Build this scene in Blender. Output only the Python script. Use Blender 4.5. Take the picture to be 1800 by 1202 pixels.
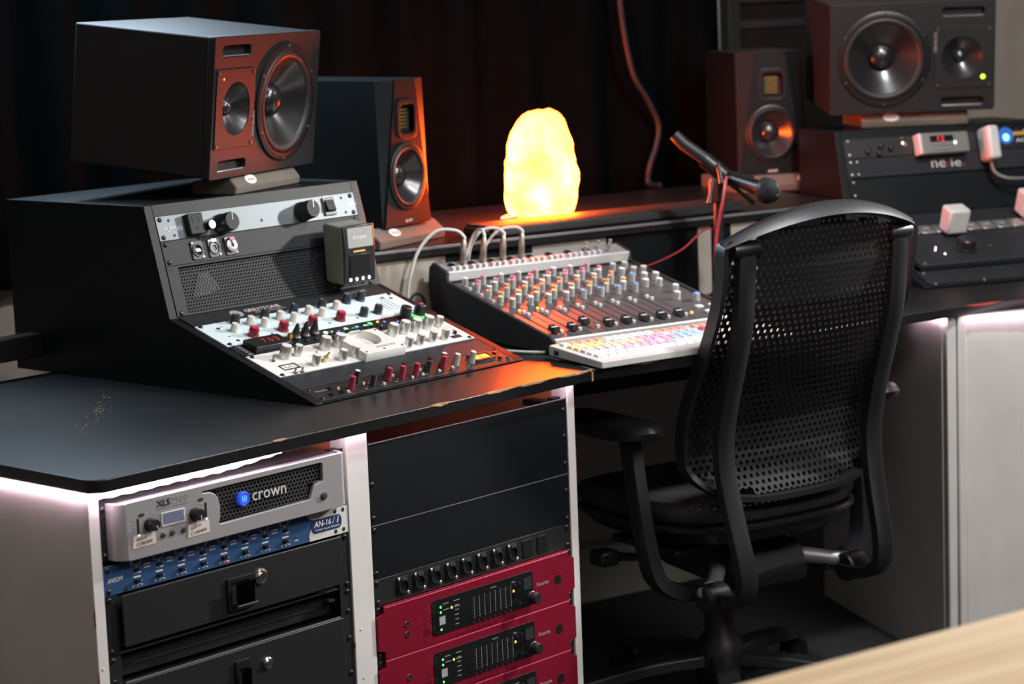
import bpy, bmesh, math, random
from mathutils import Vector, Matrix, Euler, noise
random.seed(7)
S = 0.001                      # all lengths below are millimetres
ZF = 566.0                     # z = 0 is a rack hole line, the floor lies 566 mm below it
R = math.radians
sc = bpy.context.scene
COL = sc.collection
for o in list(bpy.data.objects):
    bpy.data.objects.remove(o)

def wp(x, y, z):
    return Vector((x * S, y * S, (z + ZF) * S))

# ------------------------------------------------------------------ camera
F_PX, YAW, PIT, ROL = 4066.0, R(42.5386), R(8.649), R(-2.172)
fwd = Vector((math.cos(PIT) * math.cos(YAW), math.cos(PIT) * math.sin(YAW), -math.sin(PIT)))
rt0 = Vector((math.sin(YAW), -math.cos(YAW), 0))
up0 = rt0.cross(fwd)
rt = rt0 * math.cos(ROL) + up0 * math.sin(ROL)
upv = -rt0 * math.sin(ROL) + up0 * math.cos(ROL)
cam_d = bpy.data.cameras.new('camera')
cam_o = bpy.data.objects.new('camera', cam_d)
COL.objects.link(cam_o)
m = Matrix((rt, upv, -fwd)).transposed().to_4x4()
m.translation = wp(-1972.6, -2612.9, 841.8)
cam_o.matrix_world = m
cam_d.sensor_fit = 'HORIZONTAL'
cam_d.sensor_width = 36
cam_d.lens = F_PX / 1800 * 36
cam_d.clip_start = 0.05
cam_d.dof.use_dof = True
cam_d.dof.focus_distance = 3.75
cam_d.dof.aperture_fstop = 4.8
sc.camera = cam_o

# ------------------------------------------------------------------ world, lights, exposure
w = bpy.data.worlds.new('world')
sc.world = w
w.use_nodes = True
bg = w.node_tree.nodes['Background']
bg.inputs[0].default_value = (0.55, 0.6, 0.7, 1)
bg.inputs[1].default_value = 0.075

def area(name, loc, target, sx, sy, power, color):
    d = bpy.data.lights.new(name, 'AREA')
    d.shape = 'RECTANGLE'
    d.size, d.size_y, d.energy, d.color = sx, sy, power, color
    o = bpy.data.objects.new(name, d)
    COL.objects.link(o)
    o.location = wp(*loc)
    o.rotation_euler = (wp(*target) - wp(*loc)).to_track_quat('-Z', 'Y').to_euler()
    return o
def spot(name, loc, target, cone, blend, radius, power, color):
    d = bpy.data.lights.new(name, 'SPOT')
    d.spot_size, d.spot_blend, d.shadow_soft_size, d.energy, d.color = R(cone), blend, radius, power, color
    o = bpy.data.objects.new(name, d)
    COL.objects.link(o)
    o.location = wp(*loc)
    o.rotation_euler = (wp(*target) - wp(*loc)).to_track_quat('-Z', 'Y').to_euler()
spot('studio_spotlight', (3500, -1120, 1430), (940, 170, 170), 23, .45, .09, 440, (1, .98, .95))
area('cool_ceiling_light', (780, 1330, 1420), (650, 500, 300), 1.1, .3, 34, (.66, .83, 1))
area('ceiling_panel_light', (1200, -2500, 1950), (400, -100, -250), 1.2, .6, 44, (1, .96, .92))
area('added_fill_left', (-1100, -2500, 2150), (600, 200, -400), 1.2, .6, 22, (1, .97, .93))  # added fill for the pedestal side and under the desk, no known fixture
area('ceiling_spot', (1500, -1000, 1950), (1700, 400, 300), .14, .14, 34, (.95, .98, 1))
sc.view_settings.view_transform = 'Standard'
sc.view_settings.look = 'None'
sc.view_settings.gamma = 1
sc.view_settings.use_curve_mapping = False
sc.view_settings.exposure = 0.0

# ------------------------------------------------------------------ materials
MATS = {}
def mat(name, color, rough=.5, metal=0.0, bump=0.0, bscale=400.0, var=0.12, vscale=9.0, emit=None, estr=0.0, spec=.5, coat=0.0, ior=None, alpha=1.0, trans=0.0):
    m = bpy.data.materials.new(name)
    m.use_nodes = True
    nt = m.node_tree
    b = nt.nodes['Principled BSDF']
    b.inputs['Roughness'].default_value = rough
    b.inputs['Metallic'].default_value = metal
    b.inputs['Specular IOR Level'].default_value = spec
    b.inputs['Coat Weight'].default_value = coat
    b.inputs['Transmission Weight'].default_value = trans
    tc = nt.nodes.new('ShaderNodeTexCoord')
    n = nt.nodes.new('ShaderNodeTexNoise')
    n.inputs['Scale'].default_value = vscale
    n.inputs['Detail'].default_value = 4
    nt.links.new(tc.outputs['Object'], n.inputs['Vector'])
    r = nt.nodes.new('ShaderNodeValToRGB')
    c = color
    r.color_ramp.elements[0].color = (c[0] * (1 - var), c[1] * (1 - var), c[2] * (1 - var), 1)
    r.color_ramp.elements[1].color = (min(1, c[0] * (1 + var)), min(1, c[1] * (1 + var)), min(1, c[2] * (1 + var)), 1)
    r.color_ramp.elements[0].position, r.color_ramp.elements[1].position = .3, .7
    nt.links.new(n.outputs['Fac'], r.inputs[0])
    nt.links.new(r.outputs[0], b.inputs['Base Color'])
    if bump:
        n2 = nt.nodes.new('ShaderNodeTexNoise')
        n2.inputs['Scale'].default_value = bscale
        nt.links.new(tc.outputs['Object'], n2.inputs['Vector'])
        bp = nt.nodes.new('ShaderNodeBump')
        bp.inputs['Strength'].default_value = bump
        bp.inputs['Distance'].default_value = .001
        nt.links.new(n2.outputs['Fac'], bp.inputs['Height'])
        nt.links.new(bp.outputs[0], b.inputs['Normal'])
    if emit:
        b.inputs['Emission Color'].default_value = (*emit, 1)
        b.inputs['Emission Strength'].default_value = estr
    MATS[name] = m
    return m

mat('speaker_black', (.0035, .0055, .0065), .5, bump=.15, bscale=900, spec=.25)
mat('monitor_grey', (.01, .01, .011), .52, bump=.15, bscale=900, spec=.38)
mat('arm_rubber', (.016, .015, .018), .36)
mat('black_paint', (.0042, .0062, .0075), .44, spec=.22, bump=.12, bscale=900)
mat('desk_black', (.007, .0075, .008), .34, bump=.06, bscale=700, var=.25, vscale=5)
mat('black_matte', (.005, .005, .0055), .7, bump=.2, bscale=900)
mat('black_metal', (.009, .009, .01), .45, bump=.15, bscale=1200)
mat('panel_grey', (.021, .023, .026), .52, spec=.2, bump=.1, bscale=1200)
mat('black_plastic', (.008, .008, .009), .36)
mat('chair_plastic', (.013, .013, .015), .4, bump=.15, bscale=800)
mat('chair_mesh', (.007, .007, .0075), .6, spec=.3)
mat('seat_fabric', (.014, .0135, .0145), .75, bump=.5, bscale=1500)
mat('rubber', (.012, .012, .013), .5)
mat('cone', (.012, .012, .013), .24, spec=.9)
mat('carbon_cone', (.018, .018, .02), .24, spec=.9)
mat('recess_shade', (.001, .001, .001), 1, spec=0)  # near-black that paints the shade inside the latch recesses
mat('curtain', (.0013, .0026, .0032), 1.0, bump=.4, bscale=600, spec=.02)
mat('white_paint', (.62, .6, .58), .5, bump=.1, bscale=120, var=.06)
mat('inner_wood', (.42, .14, .07), .55, bump=.2, bscale=80, var=.2)
mat('raw_wood', (.45, .27, .14), .7, var=.4, vscale=60)
mat('red_worn', (.25, .03, .02), .6, var=.4, vscale=60)
mat('beige_wall', (.36, .32, .27), .8, bump=.1, bscale=300, var=.05)
mat('carpet', (.018, .018, .02), .95, bump=.8, bscale=700, var=.3, vscale=300)
mat('ceiling_paint', (.55, .55, .54), .9)
mat('grey_board', (.32, .32, .29), .6, var=.1)
mat('silver', (.48, .47, .48), .38, metal=.55, bump=.05, bscale=1500, var=.04)
mat('silver_dark', (.3, .3, .31), .4, metal=.6)
mat('chrome', (.7, .7, .7), .16, metal=1, var=.03)
mat('alu', (.6, .6, .58), .3, metal=.88, var=.05)
mat('alu_cap', (.72, .73, .73), .4, metal=.2, var=.03)
mat('mixer_panel', (.06, .06, .063), .42, var=.08)
mat('led_white_right', (.9, .8, .85), .5, emit=(1, .72, .84), estr=20)
mat('brushed', (.14, .16, .175), .42, metal=.3, var=.06)
mat('steel_dark', (.13, .13, .14), .4, metal=.8)
mat('mic_mesh', (.03, .03, .032), .4, metal=.4)
mat('screw', (.05, .05, .055), .3, metal=.8)
mat('blue_panel', (.025, .075, .19), .45, var=.06)
mat('blue_dark', (.012, .03, .1), .45)
mat('white_print', (.8, .8, .8), .6, var=.03)
mat('white_plastic', (.6, .59, .57), .4, var=.03)
mat('grey_print', (.3, .3, .31), .6)
mat('black_print', (.02, .01, .015), .6)
mat('pale_panel', (.62, .75, .78), .4, var=.02)
mat('cream_panel', (.72, .71, .66), .45, var=.04, vscale=40)
mat('cream_plate', (.66, .67, .64), .4, var=.02)
mat('knob_black', (.015, .015, .017), .35)
mat('knob_navy', (.02, .03, .04), .4)
mat('knob_white', (.6, .58, .54), .4, var=.03)
mat('knob_red', (.2, .012, .03), .35, var=.05)
mat('knob_cap_red', (.45, .03, .07), .35)
mat('knob_grey', (.3, .29, .28), .4)
mat('red_alu', (.25, .007, .028), .36, metal=.35, bump=.05, bscale=1800, var=.05)
mat('red_highlight', (.8, .13, .22), .22, metal=.4, var=.05)  # paler red that paints the light caught on the preamp top edges
mat('dark_window', (.008, .0085, .0095), .3, spec=.3)
mat('tape', (.6, .52, .47), .8, var=.08, vscale=60)
mat('foam', (.12, .105, .085), .85, bump=.5, bscale=900)
mat('cable_white', (.7, .7, .68), .5, var=.03)
mat('cable_grey', (.12, .12, .12), .5)
mat('cable_dark', (.013, .014, .016), .45)
mat('digit_red', (.35, .02, .02), .5, emit=(1, .05, .05), estr=.12)
mat('cable_black', (.015, .015, .015), .5)
mat('cable_red', (.3, .02, .03), .45)
mat('plug_metal', (.42, .36, .3), .35, metal=.8, var=.2, vscale=80)
mat('gold', (.6, .4, .12), .3, metal=.9)
mat('cloth_grey', (.04, .045, .05), .85, bump=.4, bscale=400)
mat('charger_grey', (.3, .31, .29), .5)
mat('charger_olive', (.2, .21, .18), .5)
mat('blue_sticker', (.03, .16, .6), .4)
mat('orange_sticker', (.6, .25, .05), .5)
mat('vu_yellow', (.6, .42, .05), .5, emit=(1, .65, .08), estr=.45)
mat('led_white', (.9, .8, .85), .5, emit=(1, .7, .83), estr=48)
mat('led_white_side', (.9, .8, .85), .5, emit=(1, .7, .83), estr=9)
mat('led_white_soft', (.9, .9, .9), .5, emit=(.85, 1, .96), estr=1.6)
mat('led_green', (.1, .5, .1), .4, emit=(.12, 1, .15), estr=1.6)
mat('led_lime', (.4, .6, .1), .4, emit=(.75, 1, .02), estr=1.8)
mat('led_amber', (.6, .3, .1), .4, emit=(1, .45, .08), estr=1.6)
mat('led_red', (.5, .02, .02), .4, emit=(1, .03, .03), estr=1.4)
mat('led_blue', (.05, .15, .6), .4, emit=(.08, .3, 1), estr=1.6)
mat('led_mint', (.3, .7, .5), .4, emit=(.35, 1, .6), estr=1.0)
mat('led_dim_red', (.2, .02, .02), .4)
mat('logo_blue', (.03, .1, .7), .35, emit=(.02, .09, .9), estr=.35)
mat('lcd', (.12, .13, .2), .25, emit=(.2, .2, .32), estr=.12)
mat('key_white', (.78, .78, .76), .5, var=.02)
for kn, kc in dict(key_pink=(.72, .42, .55), key_yellow=(.72, .68, .3), key_blue=(.42, .56, .72), key_orange=(.75, .36, .24), key_red=(.6, .08, .15), key_lilac=(.5, .48, .68), key_green=(.45, .65, .3)).items():
    mat(kn, kc, .5, var=.02)
for kn, kc in dict(cap_pink=(.75, .1, .3), cap_orange=(.8, .25, .05), cap_yellow=(.75, .5, .1), cap_blue=(.08, .3, .7), cap_green=(.3, .55, .08), cap_white=(.7, .7, .68)).items():
    mat(kn, kc, .4, var=.02)

# light oak table, grain along x
def wood_mat():
    m = mat('light_wood', (.6, .42, .24), .45)
    nt = m.node_tree
    b = nt.nodes['Principled BSDF']
    tc = nt.nodes.new('ShaderNodeTexCoord')
    mp = nt.nodes.new('ShaderNodeMapping')
    mp.inputs['Scale'].default_value = (1.2, 22, 22)
    n = nt.nodes.new('ShaderNodeTexNoise')
    n.inputs['Scale'].default_value = 2.2
    n.inputs['Detail'].default_value = 6
    r = nt.nodes.new('ShaderNodeValToRGB')
    r.color_ramp.elements[0].color = (.64, .47, .28, 1)
    r.color_ramp.elements[1].color = (.8, .635, .42, 1)
    r.color_ramp.elements[0].position, r.color_ramp.elements[1].position = .35, .65
    nt.links.new(tc.outputs['Object'], mp.inputs[0])
    nt.links.new(mp.outputs[0], n.inputs['Vector'])
    nt.links.new(n.outputs['Fac'], r.inputs[0])
    nt.links.new(r.outputs[0], b.inputs['Base Color'])
wood_mat()

# glowing salt crystal: veins of paler and redder salt
def salt_mat():
    m = mat('salt', (.8, .4, .2), .5)
    nt = m.node_tree
    b = nt.nodes['Principled BSDF']
    tc = nt.nodes.new('ShaderNodeTexCoord')
    n = nt.nodes.new('ShaderNodeTexNoise')
    n.inputs['Scale'].default_value = 9
    n.inputs['Detail'].default_value = 3
    n.inputs['Distortion'].default_value = .8
    r = nt.nodes.new('ShaderNodeValToRGB')
    r.color_ramp.elements[0].color = (1, .062, .0018, 1)
    r.color_ramp.elements[1].color = (1, .105, .006, 1)
    r.color_ramp.elements[0].position, r.color_ramp.elements[1].position = .35, .68
    # distance from the bulb inside the crystal sets how much light gets through
    vd = nt.nodes.new('ShaderNodeVectorMath')
    vd.operation = 'DISTANCE'
    vd.inputs[1].default_value = (0, 0, .075)
    mr = nt.nodes.new('ShaderNodeMapRange')
    mr.inputs['From Min'].default_value, mr.inputs['From Max'].default_value = .05, .165
    mr.inputs['To Min'].default_value, mr.inputs['To Max'].default_value = 200, 9
    mu = nt.nodes.new('ShaderNodeMath')
    mu.operation = 'MULTIPLY'
    mr2 = nt.nodes.new('ShaderNodeMapRange')
    mr2.inputs['From Min'].default_value, mr2.inputs['From Max'].default_value = .3, .7
    mr2.inputs['To Min'].default_value, mr2.inputs['To Max'].default_value = .45, 1.6
    nt.links.new(tc.outputs['Object'], n.inputs['Vector'])
    nt.links.new(tc.outputs['Object'], vd.inputs[0])
    nt.links.new(vd.outputs['Value'], mr.inputs[0])
    nt.links.new(n.outputs['Fac'], r.inputs[0])
    nt.links.new(n.outputs['Fac'], mr2.inputs[0])
    nt.links.new(mr.outputs[0], mu.inputs[0])
    nt.links.new(mr2.outputs[0], mu.inputs[1])
    nt.links.new(r.outputs[0], b.inputs['Emission Color'])
    nt.links.new(mu.outputs[0], b.inputs['Emission Strength'])
salt_mat()

# ------------------------------------------------------------------ mesh helpers
def tag(o, label=None, cat=None, group=None, kind=None):
    if label: o['label'] = label
    if cat: o['category'] = cat
    if group: o['group'] = group
    if kind: o['kind'] = kind
    return o

def thing(name, label, cat, loc, yaw=0, tilt=0, group=None):
    o = bpy.data.objects.new(name, None)
    o.empty_display_size = .05
    COL.objects.link(o)
    o.location = wp(*loc)
    o.rotation_euler = (R(tilt), 0, R(yaw))
    return tag(o, label, cat, group)

class MB:
    def __init__(s):
        s.v, s.f, s.m, s.mi = [], [], [], 0
    def add(s, vs, fs):
        n = len(s.v)
        s.v += [Vector(v) for v in vs]
        s.f += [[i + n for i in f] for f in fs]
        s.m += [s.mi] * len(fs)
        return s
    def mat(s, i):
        s.mi = i
        return s
    def box(s, x0, x1, y0, y1, z0, z1):
        return s.add([(x, y, z) for x in (x0, x1) for y in (y0, y1) for z in (z0, z1)],
                     [(0, 1, 3, 2), (4, 6, 7, 5), (0, 4, 5, 1), (2, 3, 7, 6), (0, 2, 6, 4), (1, 5, 7, 3)])
    def cbox(s, c, d):
        return s.box(c[0] - d[0] / 2, c[0] + d[0] / 2, c[1] - d[1] / 2, c[1] + d[1] / 2, c[2] - d[2] / 2, c[2] + d[2] / 2)
    def lathe(s, o, axis, prof, n=20, caps=True):
        o, a = Vector(o), Vector(axis).normalized()
        u = a.orthogonal().normalized()
        w_ = a.cross(u)
        vs = []
        for r, h in prof:
            for i in range(n):
                t = 2 * math.pi * i / n
                vs.append(o + a * h + (u * math.cos(t) + w_ * math.sin(t)) * r)
        fs = []
        for j in range(len(prof) - 1):
            for i in range(n):
                k = (i + 1) % n
                fs.append((j * n + i, j * n + k, (j + 1) * n + k, (j + 1) * n + i))
        if caps and prof[0][0] > 1e-6: fs.append(tuple(reversed(range(n))))
        if caps and prof[-1][0] > 1e-6: fs.append(tuple(range((len(prof) - 1) * n, len(prof) * n)))
        return s.add(vs, fs)
    def cyl(s, p0, p1, r0, r1=None, n=16):
        p0, p1 = Vector(p0), Vector(p1)
        return s.lathe(p0, p1 - p0, [(r0, 0), (r0 if r1 is None else r1, (p1 - p0).length)], n)
    def tube(s, pts, r, n=8, closed=False, prof=None, ref=None):
        """sweep: r a number or list; prof an optional list of (a,b) offsets along side / normal"""
        P = [Vector(p) for p in pts]
        N = len(P)
        vs = []
        side = None
        for i in range(N):
            if closed: t = P[(i + 1) % N] - P[i - 1]
            else: t = P[min(i + 1, N - 1)] - P[max(i - 1, 0)]
            t.normalize()
            if ref is not None:
                sd = Vector(ref) - t * t.dot(Vector(ref))
                sd.normalize()
            else:
                sd = t.orthogonal().normalized() if side is None else (side - t * t.dot(side)).normalized()
            side = sd
            nn = t.cross(sd)
            ri = r[i] if isinstance(r, (list, tuple)) else r
            ring = prof if prof else [(math.cos(2 * math.pi * k / n), math.sin(2 * math.pi * k / n)) for k in range(n)]
            for a, b in ring: vs.append(P[i] + (sd * a + nn * b) * ri)
        n = len(prof) if prof else n
        fs = []
        for i in range(N if closed else N - 1):
            j = (i + 1) % N
            for k in range(n):
                l = (k + 1) % n
                fs.append((i * n + k, i * n + l, j * n + l, j * n + k))
        if not closed:
            fs.append(tuple(reversed(range(n))))
            fs.append(tuple(range((N - 1) * n, N * n)))
        return s.add(vs, fs)
    def prism(s, poly, a0, a1, ax='x'):
        n = len(poly)
        def P(p, a):
            return (a, p[0], p[1]) if ax == 'x' else ((p[0], a, p[1]) if ax == 'y' else (p[0], p[1], a))
        return s.add([P(p, a0) for p in poly] + [P(p, a1) for p in poly],
                     [tuple(reversed(range(n))), tuple(range(n, 2 * n))] + [(i, (i + 1) % n, n + (i + 1) % n, n + i) for i in range(n)])
    def grid(s, fn, nu, nv, closed=False):
        vs = [fn(i / (nu if closed else nu - 1), j / (nv - 1)) for j in range(nv) for i in range(nu)]
        fs = []
        for j in range(nv - 1):
            for i in range(nu if closed else nu - 1):
                k = (i + 1) % nu
                fs.append((j * nu + i, j * nu + k, (j + 1) * nu + k, (j + 1) * nu + i))
        return s.add(vs, fs)
    def hexgrille(s, inside, x0, x1, z0, z1, pitch, hole, y=0, depth=2, fn=None):
        """honeycomb sheet in the xz plane, one open cell per lattice point"""
        dz = pitch * .8660254
        j = 0
        z = z0
        fn = fn or (lambda p: p)
        while z <= z1:
            x = x0 + (pitch / 2 if j % 2 else 0)
            while x <= x1:
                if inside(x, z):
                    Ro = pitch / 2 / .8660254
                    vs = []
                    for rr, yy in ((Ro, y), (hole, y), (hole, y + depth)):
                        for k in range(6):
                            t = math.pi / 6 + k * math.pi / 3
                            vs.append(fn((x + rr * math.cos(t), yy, z + rr * math.sin(t))))
                    fs = []
                    for k in range(6):
                        l = (k + 1) % 6
                        fs += [(k, l, 6 + l, 6 + k), (6 + k, 6 + l, 12 + l, 12 + k)]
                    s.add(vs, fs)
                x += pitch
            z += dz
            j += 1
        return s
    def mesh(s, name, mats, smooth=38):
        me = bpy.data.meshes.new(name)
        me.from_pydata([tuple(v * S) for v in s.v], [], s.f)
        for mm in (mats if isinstance(mats, (list, tuple)) else [mats]): me.materials.append(MATS[mm])
        me.polygons.foreach_set('material_index', s.m)
        me.validate()
        bm = bmesh.new()
        bm.from_mesh(me)
        bmesh.ops.recalc_face_normals(bm, faces=bm.faces)
        bm.to_mesh(me)
        bm.free()
        if smooth:
            me.shade_smooth()
            me.set_sharp_from_angle(angle=R(smooth))
        return me
    def build(s, name, mats, parent=None, loc=(0, 0, 0), rot=(0, 0, 0), bevel=0, smooth=38, sub=0):
        return put(name, s.mesh(name, mats, smooth), parent, loc, rot, bevel, sub)

def put(name, me, parent=None, loc=(0, 0, 0), rot=(0, 0, 0), bevel=0, sub=0, scale=None):
    o = bpy.data.objects.new(name, me)
    COL.objects.link(o)
    if parent is not None:
        o.parent = parent
        o.location = Vector(loc) * S
    else:
        o.location = wp(*loc)
    o.rotation_euler = [R(a) for a in rot]
    if scale: o.scale = scale
    if bevel:
        b = o.modifiers.new('bevel', 'BEVEL')
        b.width = bevel * S
        b.segments = 2
        b.limit_method = 'ANGLE'
        b.angle_limit = R(40)
    if sub:
        q = o.modifiers.new('sub', 'SUBSURF')
        q.levels = q.render_levels = sub
    return o

TEXTCACHE = {}
def text(parent, body, x, z, wd, ht, mt, y=-.4, shear=0, rot=0, name='lettering', bold=0):
    """raised lettering whose box is centred on (x,z) of the front (xz) plane; rot turns it in that plane"""
    c = bpy.data.curves.new('t', 'FONT')
    c.body = body
    c.shear = shear
    c.extrude = .01
    c.offset = bold
    c.resolution_u = 2
    o = bpy.data.objects.new('t', c)
    COL.objects.link(o)
    dg = bpy.context.evaluated_depsgraph_get()
    me = bpy.data.meshes.new_from_object(o.evaluated_get(dg))
    bpy.data.objects.remove(o)
    bpy.data.curves.remove(c)
    xs = [v.co.x for v in me.vertices]
    ys = [v.co.y for v in me.vertices]
    x0, x1, y0, y1 = min(xs), max(xs), min(ys), max(ys)
    ca, sa = math.cos(R(rot)), math.sin(R(rot))
    for v in me.vertices:
        a = ((v.co.x - x0) / (x1 - x0) - .5) * wd
        b = ((v.co.y - y0) / (y1 - y0) - .5) * ht
        a, b = a * ca - b * sa, a * sa + b * ca
        d = y + (-.15 if v.co.z > 0 else .15)
        v.co = Vector((x + a, d, z + b)) * S
    me.materials.clear()
    me.materials.append(MATS[mt])
    me.name = name
    return put(name, me, parent)

def plate2d(outer, holes, th, bev=0):
    """flat plate with holes from 2D outlines (x,z); front at y=-th/2.. ; returns mesh in mm already scaled"""
    c = bpy.data.curves.new('p', 'CURVE')
    c.dimensions = '2D'
    c.fill_mode = 'BOTH'
    c.extrude = th / 2 * S
    c.bevel_depth = bev * S
    c.bevel_resolution = 1
    for poly in [outer] + list(holes):
        sp = c.splines.new('POLY')
        sp.points.add(len(poly) - 1)
        for p, q in zip(sp.points, poly): p.co = (q[0] * S, q[1] * S, 0, 1)
        sp.use_cyclic_u = True
    o = bpy.data.objects.new('p', c)
    COL.objects.link(o)
    me = bpy.data.meshes.new_from_object(o.evaluated_get(bpy.context.evaluated_depsgraph_get()))
    bpy.data.objects.remove(o)
    bpy.data.curves.remove(c)
    for v in me.vertices: v.co = Vector((v.co.x, -v.co.z, v.co.y))
    me.materials.clear()
    me.shade_smooth()
    me.set_sharp_from_angle(angle=R(35))
    return me

def rrect(x0, x1, z0, z1, r, n=5):
    out = []
    for cx, cz, a0 in ((x1 - r, z1 - r, 0), (x0 + r, z1 - r, 90), (x0 + r, z0 + r, 180), (x1 - r, z0 + r, 270)):
        for i in range(n + 1):
            t = R(a0 + 90 * i / n)
            out.append((cx + r * math.cos(t), cz + r * math.sin(t)))
    return out

def circ(x, z, r, n=28):
    return [(x + r * math.cos(2 * math.pi * i / n), z + r * math.sin(2 * math.pi * i / n)) for i in range(n)]

def cr(pts, k=6, closed=False):
    """Catmull-Rom through points"""
    P = [Vector(p) for p in pts]
    n = len(P)
    out = []
    for i in range(n if closed else n - 1):
        p0, p1, p2, p3 = (P[(i - 1) % n], P[i], P[(i + 1) % n], P[(i + 2) % n]) if closed else (P[max(i - 1, 0)], P[i], P[i + 1], P[min(i + 2, n - 1)])
        for j in range(k):
            t = j / k
            out.append(.5 * ((2 * p1) + (p2 - p0) * t + (2 * p0 - 5 * p1 + 4 * p2 - p3) * t * t + (3 * p1 - p0 - 3 * p2 + p3) * t ** 3))
    if not closed: out.append(P[-1])
    return out

def lerp_tab(tab, x):
    for (a, b), (c, d) in zip(tab, tab[1:]):
        if a <= x <= c: return b + (d - b) * (x - a) / (c - a)
    return tab[0][1] if x < tab[0][0] else tab[-1][1]

# shared small hardware
def knob_mesh(name, r, h, body, cap, skirt=0, mark=None, n=18):
    b = MB()
    prof = [(r + skirt, 0), (r + skirt, h * .15), (r, h * .2), (r * .93, h * .93), (r * .85, h)]
    b.lathe((0, 0, 0), (0, -1, 0), prof + [(r * .84, h)], n)
    b.mat(1).lathe((0, 0, 0), (0, -1, 0), [(r * .82, h - .1), (r * .8, h + .25), (0, h + .3)], n)
    if mark: b.mat(2).box(-.4, .4, -h - .7, -h, r * .1, r * .85)
    return b.mesh(name, [body, cap] + ([mark] if mark else []))
SCREW = MB().lathe((0, 0, 0), (0, -1, 0), [(4.4, 0), (4.2, 1.2), (3, 2.4), (1.6, 2.6), (1.5, 1.6), (0, 1.6)], 12).mesh('screw', 'screw')
SCREW_BRIGHT = MB().lathe((0, 0, 0), (0, -1, 0), [(3.2, 0), (3, 1), (2, 1.8), (1.2, 1.9), (1.1, 1.2), (0, 1.2)], 12).mesh('screw', 'alu')
def screws(parent, pts, y=0, me=None):
    for x, z in pts: put('screw', me or SCREW, parent, (x, y, z))
def led(parent, x, z, mt, r=1.6, y=0, name='indicator_light'):
    return MB().lathe((x, y, z), (0, -1, 0), [(r, 0), (r * .9, .7), (r * .5, 1.1), (0, 1.2)], 10).build(name, mt, parent)
# ------------------------------------------------------------------ frames
MA = R(-14)
MX, MY = Vector((math.cos(MA), math.sin(MA), 0)), Vector((-math.sin(MA), math.cos(MA), 0))
M0 = Vector((1134, 126, 0))
def mid(u, d, z):
    p = M0 + MX * u + MY * d
    return (p.x, p.y, z)
DT = 184.0        # desk top height
DB = 164.0        # desk underside

# ------------------------------------------------------------------ room shell (aligned with the middle desk)
def room_box(name, u0, u1, d0, d1, z0, z1, mt):
    o = MB().box(u0, u1, d0, d1, z0, z1).build(name, mt, None, (M0.x, M0.y, 0), (0, 0, -14), smooth=0)
    o['kind'] = 'structure'
    return o
room_box('floor', -3300, 3500, -4600, 1400, -ZF - 50, -ZF, 'carpet')
room_box('ceiling', -3300, 3500, -4600, 1400, 2250, 2300, 'ceiling_paint')
room_box('wall_back', -3300, 3500, 1300, 1400, -ZF, 2250, 'beige_wall')
room_box('wall_left', -3400, -3300, -4600, 1400, -ZF, 2250, 'beige_wall')
room_box('wall_right', 3500, 3600, -4600, 1400, -ZF, 2250, 'beige_wall')
room_box('wall_front', -3300, 3500, -4700, -4600, -ZF, 2250, 'beige_wall')
room_box('baseboard_back', -3200, 3400, 1282, 1300, -ZF, -ZF + 110, 'grey_board')

# dark control-room window behind the right monitors
def window():
    x0, x1, z0, z1 = 1478, 1960, 450, 785
    fr = MB()
    fr.box(x0 - 40, x0, 1262, 1299, z0 - 40, z1 + 40).box(x1, x1 + 40, 1262, 1299, z0 - 40, z1 + 40)
    fr.box(x0, x1, 1262, 1299, z0 - 40, z0).box(x0, x1, 1262, 1299, z1, z1 + 40)
    o = fr.build('window_1', 'black_matte', None, (M0.x, M0.y, 0), (0, 0, -14), bevel=3)
    o['kind'] = 'structure'
    MB().box(x0, x1, 1280, 1290, z0, z1).build('pane', 'dark_window', o)
    MB().box(x0, x1, 1270, 1296, 720, 740).build('rail', 'panel_grey', o, bevel=2)
window()

def curtain(label, u0, u1, zb, seed):
    random.seed(seed)
    nu = int((u1 - u0) / 16)
    ph = [random.uniform(0, 6) for _ in range(4)]
    def fn(a, b):
        u = u0 + (u1 - u0) * a
        z = zb + (2245 - zb) * b
        d = 1205 + 26 * math.sin(u / 27 + ph[0] + .6 * math.sin(u / 150 + ph[1])) + 10 * math.sin(u / 61 + ph[2]) + 6 * math.sin(z / 300 + u / 80)
        return (u, d, z)
    o = MB().grid(fn, nu, 14).build('blackout_curtain', 'curtain', None, (M0.x, M0.y, 0), (0, 0, -14), smooth=180)
    s = o.modifiers.new('solid', 'SOLIDIFY')
    s.thickness = .003
    tag(o, label, 'curtain')
    return o
curtain('long black pleated blackout curtain hanging behind the salt lamp and left monitors', -2300, 1376, 262, 3)

# ------------------------------------------------------------------ foreground table
def front_table():
    t = thing('wooden_table', 'pale oak table with straight edge standing in front of the office chair', 'table', (-275, -1331, -ZF), -12.5)
    H = DT + ZF
    MB().box(-900, 1300, -900, 0, H - 28, H).build('table_top', 'light_wood', t, bevel=2)
    for x in (-840, 1240):
        for y in (-840, -60):
            MB().box(x - 30, x + 30, y - 30, y + 30, 0, H - 28).build('leg', 'light_wood', t, bevel=3)
    MB().box(-810, 1210, -72, -50, H - 110, H - 28).build('apron', 'light_wood', t, bevel=2)
front_table()

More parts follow.
